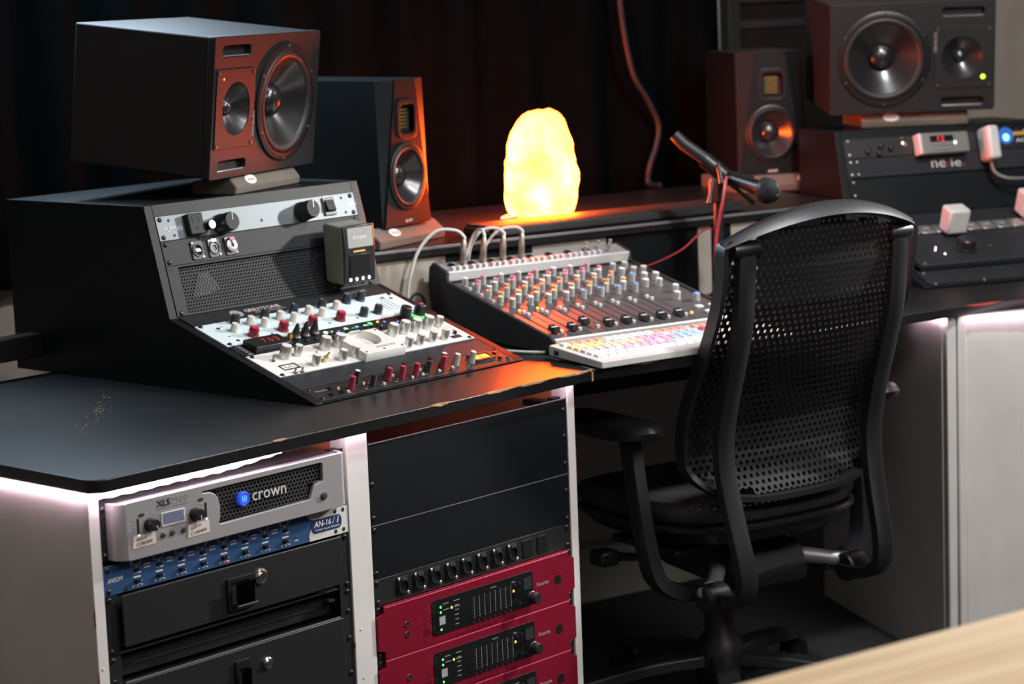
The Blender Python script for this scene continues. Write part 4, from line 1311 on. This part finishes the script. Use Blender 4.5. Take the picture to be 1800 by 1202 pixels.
def small_monitor(label, loc, yaw, tilt):
    t = thing('studio_monitor', label, 'speaker', loc, yaw, tilt)
    t.scale = (163 / 179, .92, 285 / 292)
    w_, h, d = 179, 292, 297
    # tapered front corners: wide at the top, vanishing at the bottom
    c, dp = 52, 13
    b = MB()
    V = [(3, 0, 0), (w_ - 3, 0, 0), (w_ - c, 0, h), (c, 0, h), (0, 3, 0), (w_, 3, 0), (w_, dp, h), (0, dp, h)]
    b.add(V, [(0, 3, 7, 4), (1, 5, 6, 2), (3, 2, 6, 7), (0, 4, 5, 1)])
    b.add([(0, 3, 0), (w_, 3, 0), (w_, dp, h), (0, dp, h), (0, d, 0), (w_, d, 0), (w_, d, h), (0, d, h)], [(4, 7, 6, 5), (0, 3, 7, 4), (1, 5, 6, 2), (3, 2, 6, 7), (0, 4, 5, 1)])
    b.build('cabinet', 'speaker_black', t, smooth=20)
    me = plate2d([(3, 0), (w_ - 3, 0), (w_ - c, h), (c, h)], [circ(89, 98, 62, 40), rrect(64, 122, 182, 244, 14)], 4, .4)
    me.materials.append(MATS['speaker_black'])
    put('baffle', me, t, (0, -1.5, 0))
    cone_driver(t, 89, 98, 69, -3, 'carbon_cone', depth=24, dust=.36, flange=.1)
    me = plate2d(rrect(56, 130, 174, 252, 18), [rrect(64, 122, 182, 244, 14)], 3, .8)
    me.materials.append(MATS['black_plastic'])
    hb = put('tweeter_bezel', me, t, (0, -3.5, 0))
    MB().box(62, 124, 14, 16, 180, 246).build('tweeter_back', 'black_matte', hb)
    MB().prism([(-1, 183), (12, 190), (14, 183)], 66, 120, 'x').build('horn_lip', 'black_plastic', hb, bevel=1)
    MB().prism([(-1, 243), (12, 236), (14, 243)], 66, 120, 'x').build('horn_lip', 'black_plastic', hb, bevel=1)
    for k in range(6): MB().box(76, 110, 11, 13.8, 194 + 7 * k, 197.5 + 7 * k).build('ribbon_fold', 'gold', hb)
    text(t, 'ADAM', 90, 8, 26, 6, 'white_print', -3.8)
    return t
small_monitor('small black two way monitor beside the salt lamp, glowing orange', (1174, 602, 391.6), 10.3, 1.0)
small_monitor('small black two way monitor behind the microphone on the shelf', (2385, 645, 391.6), -37, .3)

def pad(label, loc, yaw, w_, d, h, disc, inset=22):
    t = thing('isolation_pad', label, 'foam pad', loc, yaw)
    MB().prism([(0, 0), (-3, h * .42), (inset, h), (d, h - 8), (d, 0)], 0, w_, 'x').build('wedge', 'foam', t, bevel=3)
    sl = math.degrees(math.atan2(inset + 3, h * .58))
    MB().lathe((0, 0, 0), (0, -1, 0), [(13, 0), (13, 1.5), (11.5, 2.4), (10.5, 1.8), (0, 1.8)], 28).build('badge', 'alu_cap', t, (disc, (inset - 3) / 2 + .3, h * .71), (-sl, 0, 0)).scale = (1.45, 1, .8)
    text(t, 'Auralex', disc, h * .71, 22, 6, 'led_dim_red', (inset - 3) / 2 - 2.4, .2)
    return t
pad('olive foam wedge under the big monitor on the left turret', (741, 533, 498), 18.6, 236, 90, 32.5, 62, 12)
pad('brown foam wedge under the small monitor beside the salt lamp', (1136, 577, 352.9), 13, 246, 290, 38.5, 72, 24)
pad('foam wedge with bright oval badge behind the microphone', (2346, 621, 352.9), -32, 222, 240, 38.5, 172, 18)
pad('long olive foam wedge under the right big monitor', (2490, 372, 498), -43.5, 250, 200, 31.5, 70, 6)

# ------------------------------------------------------------------ salt lamp
def salt_lamp():
    t = thing('salt_lamp', 'glowing orange and yellow rock salt lamp on the black shelf', 'lamp', mid(448, 690, DT + 169), -14)
    MB().lathe((0, 0, 0), (0, 0, 1), [(52, 0), (54, 3), (50, 10)], 28).build('base', 'black_plastic', t)
    prof = [(0, 54), (12, 68), (35, 78), (75, 80), (120, 75), (160, 68), (195, 59), (214, 50), (226, 38), (233, 22)]
    def fn(a, b):
        z = 8 + 224 * b
        th = 2 * math.pi * a
        r = lerp_tab(prof, z)
        n = noise.noise(Vector((math.cos(th) * 1.6, math.sin(th) * 1.6, z / 60)))
        n2 = noise.noise(Vector((math.cos(th) * 4 + 5, math.sin(th) * 4, z / 22)))
        r *= 1 + .10 * n + .05 * n2
        return (r * math.cos(th) + (z - 100) * .02, r * math.sin(th), z + 6 * n)
    b = MB().grid(fn, 48, 34, True)
    top = len(b.v)
    b.add([(2, 0, 231)], [])
    for i in range(48): b.f.append([top - 48 + i, top - 48 + (i + 1) % 48, top]); b.m.append(0)
    b.build('salt_crystal', 'salt', t, smooth=60)
    P = cr([(-40, 0, 8), (-74, -16, 15), (-92, -10, 9), (-88, 24, 5), (-50, 64, 5), (10, 110, 4), (60, 160, 4)], 8)
    MB().tube(P, 3.4, 8).build('power_cord', 'cable_white', t)
salt_lamp()

# ------------------------------------------------------------------ mixing console
def mixer():
    W_ = 432
    t = thing('mixing_console', 'grey analogue mixing console with rows of colour capped knobs and eight faders', 'mixer', mid(0, 6, DT), -14)
    side = [(18, 2), (2, 10), (0, 26), (6, 33), (352, 106), (356, 125), (402, 139), (416, 128), (420, 96), (410, 58), (380, 22), (330, 4)]
    for x in (-8, W_): MB().prism(side, x, x + 8, 'x').build('side_cheek', 'black_matte', t, bevel=2)
    MB().prism([(22, 8), (6, 12), (3, 24), (8, 27), (350, 98), (404, 132), (412, 120), (405, 60), (378, 28), (330, 8)], 0, W_, 'x').build('chassis', 'black_metal', t)
    sl = math.degrees(math.atan2(72, 345))
    L = math.hypot(345, 72)
    # top panel frame: local x, y along slope, z normal
    pf = MB().box(0, W_, 0, L, -2, 0).build('top_panel', 'knob_grey', t, (0, 3, 28.2), (sl, 0, 0))
    pf.data.materials.clear()
    pf.data.materials.append(MATS['mixer_panel'])
    MB().box(-2, W_ + 2, -7, 0, -10, 0).build('front_trim', 'alu_cap', t, (0, 3, 30), (sl, 0, 0), bevel=2)
    r_ = MB().box(0, W_, 0, 48, -2, 0).build('rear_panel', 'silver', t, (0, 353, 122), (17, 0, 0))
    MB().box(-1, W_ + 1, -1, 4, -18, .8).build('rear_trim', 'alu_cap', r_, bevel=.8)
    jk = MB().lathe((0, 0, 0), (0, 0, 1), [(8, 0), (8, 2.5), (4.5, 3), (4, 0), (0, 0)], 16).mesh('jack_socket', 'black_plastic')
    wk = MB().box(-4, 4, -3.5, 3.5, 0, 6).mesh('push_switch', 'white_plastic')
    for i in range(8):
        put('jack_socket', jk, r_, (24 + 46 * i, 32, 0))
        for k in range(3): put('push_switch', wk, r_, (16 + 46 * i + 14 * k, 12, 0), (0, 0, 20))
    tb = MB().lathe((0, 0, 0), (0, 0, 1), [(3, 0), (3, 12), (4, 13), (3.4, 18), (0, 18.5)], 10).mesh('trim_knob', 'knob_grey')
    for i in range(6): put('trim_knob', tb, r_, (330 + 15 * i, 14 + 18 * (i % 2), 0))
    caps = ['cap_white', 'cap_pink', 'cap_pink', 'cap_white', 'cap_orange', 'cap_orange', 'cap_yellow', 'cap_white']
    kms = {}
    def kmesh(cap):
        if cap not in kms:
            b = MB().lathe((0, 0, 0), (0, 0, 1), [(6.4, 0), (6.4, 2), (5.6, 2.5), (5.2, 13), (4.8, 13.6)], 14)
            b.mat(1).lathe((0, 0, 0), (0, 0, 1), [(5, 13.4), (4.6, 14.4), (0, 14.6)], 14)
            b.mat(2).box(-.6, .6, -6, -2, 3, 14.9)
            kms[cap] = b.mesh('knob', ['knob_grey', cap, 'white_print'])
        return kms[cap]
    random.seed(21)
    bt = MB().box(-3.2, 3.2, -3, 3, 0, 5).mesh('push_switch', 'white_plastic')
    fk = MB().prism([(-11, 0), (-9, 12), (-2, 9), (2, 9), (9, 12), (11, 0)], -7, 7, 'x').mesh('fader_cap', 'knob_black')
    for i in range(8):
        x = 24 + 41.2 * i
        for k in range(8):
            v = 332 - 20.5 * k
            put('knob', kmesh(caps[(k + (i % 3 == 1)) % 8] if k < 7 else ('cap_blue' if i > 3 else 'cap_white')), pf, (x + (9 if k % 2 else -6), v, 0), (0, 0, random.uniform(-120, 120)), scale=(1.06, 1.06, 1.22))
            if k in (0, 1, 3, 5): put('push_switch', bt, pf, (x + (-10 if k % 2 else 12), v - 4, 0))
        MB().box(x + 19.5, x + 20.3, 10, 350, 0, .5).build('channel_line', 'black_print', pf)
        MB().box(x - 4, x - 1, 22, 160, 0, .6).build('fader_track', 'black_matte', pf)
        f = put('fader_cap', fk, pf, (x - 2.5, 34 + (22 if i == 2 else 0), 2), bevel=.8)
        MB().box(-6, 6, -1.2, 1.2, 9, 9.6).build('fader_line', 'white_print', f)
        put('push_switch', bt, pf, (x + 9, 150, 0))
        put('push_switch', bt, pf, (x + 12, 30, 0))
        put('push_switch', bt, pf, (x + 10, 135, 0))
        MB().lathe((x + 10, 166, 0), (0, 0, 1), [(2.4, 0), (2, 2), (0, 2.4)], 10).build('signal_light', 'led_lime' if i < 2 else 'led_dim_red', pf)
    for k, (x, v, cp) in enumerate(((362, 320, 'cap_white'), (392, 322, 'cap_white'), (360, 288, 'cap_white'), (388, 286, 'cap_white'), (412, 284, 'cap_white'), (358, 250, 'cap_blue'), (386, 246, 'cap_white'), (410, 240, 'cap_white'), (362, 210, 'cap_white'), (392, 205, 'cap_white'), (398, 160, 'cap_white'), (404, 100, 'cap_blue'), (372, 120, 'cap_white'))):
        put('knob', kmesh(cp), pf, (x, v, 0), (0, 0, 30 * k), scale=(1.25, 1.25, 1.1))
    for x, v in ((380, 60), (412, 60), (380, 30)): MB().box(x - 8, x + 8, v - 5, v + 5, 0, 5).build('push_switch', 'white_plastic', pf, bevel=1)
    MB().lathe((414, 345, 0), (0, 0, 1), [(4.4, 0), (4, 3), (0, 4)], 12).build('power_light', 'led_lime', pf)
    MB().lathe((345, 38, 0), (0, 0, 1), [(3.4, 0), (3, 3), (0, 4)], 12).build('signal_light', 'led_amber', pf)
    return t
mixer()

# plugs and leads at the back of the console, and loose leads behind it
CB = {}
PLUG = MB().lathe((0, 0, 0), (0, 0, 1), [(5.5, 0), (6.5, 3), (6.5, 30), (5.6, 33), (5.4, 42), (3.4, 46), (0, 46)], 16).mesh('plug_body', 'plug_metal')
def plug(lab, u, path):
    t = thing('jack_plug', lab, 'cable', mid(u, 388, DT + 133), -14, group='jack leads at the back of the console')
    put('plug_body', PLUG, t, (0, 0, 0), (0, 5, 0))
    P = cr([(4, 0, 44), (5, 0, 52)] + path, 8)
    MB().tube(P, 3.1, 8).build('lead', 'cable_white', t)
plug('jack plug whose white lead arcs down towards the rack turret', 50, [(-12, 4, 66), (-50, 16, 66), (-85, 26, 30), (-105, 32, -30), (-112, 30, -90), (-118, 20, -128)])
plug('jack plug with short upright white lead, second from the turret', 97, [(4, 8, 62), (0, 26, 54), (-14, 33, 20), (-30, 34, -20), (-36, 34, -60)])
plug('jack plug with white lead looping to the turret, third from the turret', 143, [(-10, 8, 62), (-34, 20, 58), (-52, 30, 30), (-60, 34, -10), (-64, 34, -60)])
plug('jack plug with white lead, fourth and furthest from the turret', 187, [(-8, 6, 60), (-40, 20, 54), (-68, 30, 20), (-78, 34, -20), (-82, 34, -60)])
def loose(lab, pts, r=3, mt='cable_black', z=DT):
    o = MB().tube(cr([mid(*p) for p in pts], 8), r, 8).build('cable', mt, None)
    return tag(o, lab, 'cable')
loose('black cable looping behind the console beside the beige wall', [(-118, 300, 187), (-112, 350, 210), (-80, 385, 250), (-50, 405, 266), (-26, 415, 250), (-18, 420, 190)])
loose('thin black cable crossing low behind the console', [(-130, 330, 187), (-100, 370, 222), (-66, 395, 230), (-36, 408, 214), (-22, 412, 187)])
loose('black cable drooping between turret and console', [(-124, 395, 235), (-90, 410, 215), (-50, 415, 200), (-30, 410, 188), (-20, 400, 187)])
loose('white cable lying on the desk between turret and keyboard', [(-70, 190, 188), (-50, 96, 188), (-20, 40, 188), (-6, 30, 188)], 2.6, 'cable_white')
loose('grey cable hanging down the black curtain above the shelf', [(1012, 1155, 900), (1015, 1155, 800), (1030, 1155, 700), (1052, 1155, 620), (1090, 1152, 560), (1118, 1150, 500), (1110, 1150, 450), (1088, 1150, 400), (1083, 1150, 358), (1080, 1100, 356)], 7, 'cable_dark')
loose('black cable drooping under the middle desk beside the white cabinet', [(-110, 240, 158), (-80, 260, 110), (0, 280, 104), (70, 300, 130), (110, 310, 158)], 5)
loose('second thin black cable sagging under the middle desk', [(-105, 330, 158), (-60, 350, 84), (40, 370, 96), (140, 390, 158)], 4)
loose('thin red cable running from console towards the chair', [(425, 395, 285), (470, 370, 270), (540, 330, 300), (600, 320, 340), (628, 310, 330)], 2, 'cable_red')

# ------------------------------------------------------------------ keyboard
def keyboard():
    t = thing('computer_keyboard', 'white computer keyboard with colour coded shortcut keys', 'keyboard', (1052, -47, DT), -13, 2.5)
    Wk, D = 448, 158
    MB().prism([(0, 1), (0, 14), (D, 20), (D, 1)], 0, Wk, 'x').build('case', 'white_plastic', t, bevel=2)
    MB().box(-.4, 2, 128, 142, 5, 13).build('side_port', 'black_matte', t)
    rows = [('key_orange', 'key_white', 'key_orange'), ('key_yellow', 'key_lilac', 'key_pink', 'key_blue'), ('key_yellow', 'key_yellow', 'key_pink', 'key_blue'), ('key_lilac', 'key_pink', 'key_pink', 'key_blue'), ('key_white', 'key_pink', 'key_pink', 'key_white'), ('key_white', 'key_white', 'key_white')]
    kms = {}
    def key(mt, wd):
        if (mt, wd) not in kms:
            a, b_ = wd / 2 - .9, 8
            bb = MB().add([(-a, -b_, 0), (a, -b_, 0), (a, b_, 0), (-a, b_, 0), (-a + 1.6, -b_ + 1.6, 4), (a - 1.6, -b_ + 1.6, 4), (a - 1.6, b_ - 1, 4.4), (-a + 1.6, b_ - 1, 4.4)],
                          [(4, 5, 6, 7), (0, 1, 5, 4), (1, 2, 6, 5), (2, 3, 7, 6), (3, 0, 4, 7)])
            kms[(mt, wd)] = bb.mesh('key', mt, 0)
        return kms[(mt, wd)]
    for j in range(6):
        y = D - 20 - 19.5 * j - (0 if j == 0 else 5)
        z = 14 + 6 * y / D + .2
        x = 12
        widths = ([19] * 15 if j < 5 else [24, 19, 24, 110, 24, 19, 24, 24])
        if j == 4: widths = [40] + [19] * 10 + [48]
        if j == 3: widths = [33] + [19] * 11 + [38]
        for i, wd in enumerate(widths):
            pal = rows[j]
            mt = pal[min(len(pal) - 1, int(i / max(1, len(widths)) * len(pal)))]
            if (i * 7 + j * 3) % 5 == 0 and j not in (2, 5): mt = 'key_white'
            put('key', key(mt, wd), t, (x + wd / 2, y, z))
            x += wd
        x = 312
        for i in range(7):
            if j == 5 and i < 3: pass
            mt = ('key_yellow', 'key_blue', 'key_blue', 'key_pink', 'key_white', 'key_white')[j] if i > 2 else ('key_orange', 'key_red', 'key_white', 'key_white', 'key_white', 'key_white')[j]
            put('key', key(mt, 17), t, (x + 8.5 + (6 if i > 2 else 0), y, z))
            x += 17.4
keyboard()

# ------------------------------------------------------------------ microphone on a boom stand
def microphone():
    s = thing('microphone_stand', 'black boom stand with orange lit clamp screws right of the console', 'stand', (1810, 272, DT))
    MB().lathe((0, 0, 0), (0, 0, 1), [(72, 0), (72, 6), (20, 12), (12, 20), (9, 22)], 28).build('base', 'black_metal', s)
    MB().cyl((0, 0, 18), (4, -2, 246), 10).build('pole', 'black_metal', s)
    MB().box(-14, 14, -16, 12, 210, 262).build('clutch', 'black_plastic', s, bevel=4)
    MB().tube([(-44, 72, 352), (-34, 56, 332), (6, 2, 282), (20, -10, 262)], [12, 13, 13, 12], 14).build('counterweight_handle', 'rubber', s)
    MB().tube([(-10, 24, 300), (16, -14, 260), (34, -66, 252)], [17, 17, 12], 12).build('boom_arm', 'black_plastic', s)
    for p, q in (((-30, -14, 262), (-52, -20, 214)), ((14, -28, 246), (30, -72, 208)), ((-8, -10, 290), (-14, -24, 252))):
        MB().tube([p, [(a + b) / 2 for a, b in zip(p, q)], q], [5, 4, 6], 10).build('clamp_screw', 'black_plastic', s)
    m_ = thing('microphone', 'handheld microphone with ball grille held over the shelf edge', 'microphone', (1810, 272, DT))
    a, b = Vector((12, -44, 256)), Vector((12, -108, 240))
    dr = (b - a).normalized()
    MB().lathe(a, dr, [(0, -40), (9, -40), (11, -30), (13, 0), (16, 55), (18, 62)], 20).build('handle', 'black_plastic', m_)
    MB().lathe(a, dr, [(19, 60), (25, 64), (26.5, 70), (26.5, 76), (25, 80)], 24).build('grille_band', 'mic_mesh', m_)
    gr = MB().lathe(a, dr, [(25.5, 66), (26, 71), (26, 76)] + [(26 * math.cos(R(a)), 76 + 29 * math.sin(R(a))) for a in range(8, 90, 8)] + [(0, 105)], 48).build('ball_grille', 'mic_mesh', m_)
    wm = gr.modifiers.new('wire', 'WIREFRAME')
    wm.thickness = .0011
    MB().lathe(a, dr, [(24, 66), (24.5, 76), (23, 86), (18, 95), (10, 100), (0, 102)], 24).build('foam_ball', 'black_matte', m_)
    tag(MB().tube(cr([(1820, 245, DT + 256), (1800, 240, DT + 262), (1778, 230, DT + 225), (1762, 236, DT + 160), (1752, 236, DT + 100), (1768, 250, DT + 40), (1790, 300, DT + 4)], 8), 3.4, 8).build('cable', 'cable_red', None), 'cable with red lamp light painted on, looping down the microphone stand', 'cable')  # base colour carries the red that the salt lamp throws on this cable
microphone()
# ------------------------------------------------------------------ office chair; local x right, y forward (towards the desk), z up from the floor
def chair():
    t = thing('office_chair', 'black office chair with cellular mesh back pushed up to the desk', 'chair', (1536, 83, -ZF), -13)
    # star base with castors
    hub = MB().lathe((0, 0, 0), (0, 0, 1), [(46, 55), (52, 80), (44, 130), (30, 150), (28, 205), (26, 208)], 24).build('base_hub', 'chair_plastic', t)
    for k in range(5):
        a = R(72 * k + 20)
        c, s_ = math.cos(a), math.sin(a)
        P = [(40 * c, 40 * s_, 96), (160 * c, 160 * s_, 92), (300 * c, 300 * s_, 72)]
        MB().tube(cr(P, 4), [1] * 9, prof=[(-26, -12), (26, -12), (22, 12), (-22, 12)], ref=(-s_, c, 0)).build('base_leg', 'chair_plastic', t, bevel=4)
        for q in (-13, 13):
            o_ = Vector((300 * c - s_ * q, 300 * s_ + c * q, 28))
            MB().lathe(o_ - Vector((-s_, c, 0)) * 9, Vector((-s_, c, 0)), [(20, 0), (28, 3), (28, 15), (20, 18)], 20).build('castor_wheel', 'black_plastic', t)
        MB().cyl((300 * c, 300 * s_, 28), (300 * c, 300 * s_, 76), 9).build('castor_stem', 'black_plastic', t)
    MB().cyl((0, 0, 200), (0, 0, 320), 22, n=24).build('gas_lift', 'black_metal', t)
    # tilt mechanism
    MB().prism([(-165, 268), (-175, 300), (-150, 345), (120, 372), (160, 350), (150, 315), (60, 285)], -85, 85, 'x').build('tilt_mechanism', 'chair_plastic', t, bevel=10)
    MB().tube([(-120, -10, 325), (-190, 0, 330), (-255, 20, 338)], [7, 7, 10], 10).build('lever', 'black_plastic', t)
    MB().box(-280, -238, 0, 45, 322, 352).build('lever_paddle', 'black_plastic', t, bevel=6)
    MB().box(-190, 190, -110, 90, 345, 362).build('seat_carrier', 'chair_plastic', t, bevel=6)
    # seat: shell, rim and cushion lofted from a super-ellipse plan
    def seat(z_r, nm, mt, e=3.0):
        def fn(a, b):
            i = b * (len(z_r) - 1)
            k = min(int(i), len(z_r) - 2)
            f = i - k
            z, rx, ry, sag = [z_r[k][q] + (z_r[k + 1][q] - z_r[k][q]) * f for q in range(4)]
            th = 2 * math.pi * a
            c, s_ = math.cos(th), math.sin(th)
            x = math.copysign(abs(c) ** (2 / e), c) * rx
            y = math.copysign(abs(s_) ** (2 / e), s_) * ry + 5
            return (x, y, z + sag * (abs(x) / 250) ** 2 - (14 * max(0, y - 150) / 80))
        return MB().grid(fn, 64, (len(z_r) - 1) * 3 + 1, True).build(nm, mt, t, smooth=60)
    seat([(362, 40, 40, 0), (364, 150, 150, 0), (380, 215, 215, 0), (398, 232, 228, 0), (404, 238, 232, 0), (404, 225, 222, 0)], 'seat_shell', 'chair_plastic')
    seat([(403, 236, 231, 0), (406, 243, 237, 0), (413, 244, 238, 0), (416, 238, 233, 0), (416, 220, 215, 0)], 'seat_rim', 'chair_plastic')
    seat([(416, 226, 220, 0), (424, 240, 232, 3), (438, 244, 235, 6), (452, 236, 226, 8), (459, 205, 198, 8), (460, 110, 110, 8), (460, 1, 1, 8)], 'seat_cushion', 'seat_fabric')
    # back: curved sheet; y depends on height (edge line) and bulges rearwards at the centre line
    edge = [(455, -224), (470, -218), (490, -205), (520, -186), (555, -180), (604, -184), (665, -206), (722, -238), (747, -252), (793, -274), (835, -292), (898, -306), (950, -312), (1010, -316)]
    HB = 227.0
    def back(x, z, off=0.0):
        y = lerp_tab(edge, z) - 26 * (1 - (x / HB) ** 2)
        return (x, y + off, z)
    zt = lambda x: 994 - 46 * (x / HB) ** 2
    def zb(x):
        q = min(1, abs(x) / HB)
        return 560 - 92 * (1 - q ** 4) ** .5
    def hw(z):
        if z > 860: return HB - 10 * (z - 860) / 90
        return HB if z > 560 else HB
    def inside(x, z):
        if abs(x) > HB - 14: return False
        return zb(x) + 12 < z < zt(x) - 14
    cells = MB().hexgrille(inside, -226, 228, 470, 1000, 14.0, 4.3, 0, 5, lambda p: back(p[0], p[2], p[1]))
    cells.build('mesh_back', 'chair_mesh', t, smooth=0)
    # rim around the sheet
    path = []
    for i in range(25): path.append(back(-HB + 2 * HB * i / 24, zt(-HB + 2 * HB * i / 24)))
    for z in (900, 840, 780, 720, 660, 600): path.append(back(HB, z))
    for i in range(1, 28):
        x = HB * math.cos(math.pi * i / 28)
        path.append(back(x, zb(x)))
    for z in (600, 660, 720, 780, 840, 900): path.append(back(-HB, z))
    path = cr(path, 2, True)
    MB().tube(path, 1, closed=True, prof=[(-13, -4), (13, -5), (15, 0), (13, 6), (-13, 6)], ref=(0, 1, 0)).build('back_rim', 'chair_plastic', t, smooth=50)
    # top rail: a curved visor
    P = []
    for i in range(29):
        x = -HB - 4 + (2 * HB - 6) * i / 28
        p = back(x, 998 - 46 * (x / HB) ** 2)
        P.append((p[0], p[1] - 4, p[2]))
    k = [.35 + .65 * math.sin(math.pi * (i + 1.2) / 30.4) ** .7 for i in range(29)]
    MB().tube(P, k, prof=[(-25, -6), (-8, 13), (6, 17), (20, 8), (14, -3), (-12, -10)], ref=(0, 1, 0)).build('top_rail', 'chair_plastic', t, smooth=60)
    # uprights that sweep under the seat
    up_ = [(-322, 946), (-318, 888), (-308, 805), (-286, 727), (-266, 665), (-249, 595), (-246, 540), (-253, 490), (-264, 440), (-281, 375), (-287, 335), (-282, 308), (-262, 290), (-230, 284), (-185, 282)]
    for s_ in (-1, 1):
        P = cr([(s_ * (184 - 18 * max(0, (600 - z) / 320)), y, z) for y, z in up_], 4)
        MB().tube(P, 1, prof=[(-19, -9), (-15, -12), (15, -12), (19, -9), (19, 8), (15, 11), (-15, 11), (-19, 8)], ref=(1, 0, 0)).build('upright', 'chair_plastic', t, smooth=40)
        MB().lathe((s_ * 158, -318, 940), (s_, 0, 0), [(17, 0), (17, 50), (15, 56), (11, 57), (10, 54), (0, 54)], 22).build('back_pivot', 'black_plastic', t)
        MB().lathe((s_ * 150, -196, 286), (s_, 0, 0), [(26, 0), (28, 4), (28, 44), (22, 50), (0, 50)], 24).build('tilt_pivot', 'chair_plastic', t)
        MB().tube([(s_ * 80, -100, 312), (s_ * 150, -170, 300), (s_ * 200, -196, 300)], [16, 15, 10], 12).build('tilt_arm', 'silver_dark', t)
        # arm: bracket, post and pad
        P = cr([(s_ * 130, -150, 292), (s_ * 200, -146, 290), (s_ * 252, -132, 318), (s_ * 268, -122, 380), (s_ * 274, -108, 470), (s_ * 276, -88, 600)], 5)
        MB().tube(P, [1 - .1 * (i / len(P)) for i in range(len(P))], prof=[(-20, -13), (0, -17), (20, -13), (20, 13), (0, 17), (-20, 13)], ref=(0, 1, 0)).build('arm_post', 'chair_plastic', t, smooth=60)
        def padfn(a, b, s_=s_):
            th = 2 * math.pi * a
            c, q = math.cos(th), math.sin(th)
            tab = [(0, (.55, -18)), (.2, (.95, -16)), (.5, (1, -2)), (.8, (.9, 12)), (.93, (.6, 17)), (1, (.02, 18))]
            for (b0, v0), (b1, v1) in zip(tab, tab[1:]):
                if b0 <= b <= b1:
                    f = (b - b0) / (b1 - b0)
                    r, z = v0[0] + (v1[0] - v0[0]) * f, v0[1] + (v1[1] - v0[1]) * f
                    break
            x = math.copysign(abs(c) ** .75, c) * 48 * r
            y = math.copysign(abs(q) ** .75, q) * 135 * r
            return (s_ * 284 + (6 if s_ > 0 else -6) + x, -62 + y, 606 + z + 8 * (y / 135) ** 2)
        MB().grid(padfn, 40, 17, True).build('arm_pad', 'arm_rubber', t, smooth=60)
chair()
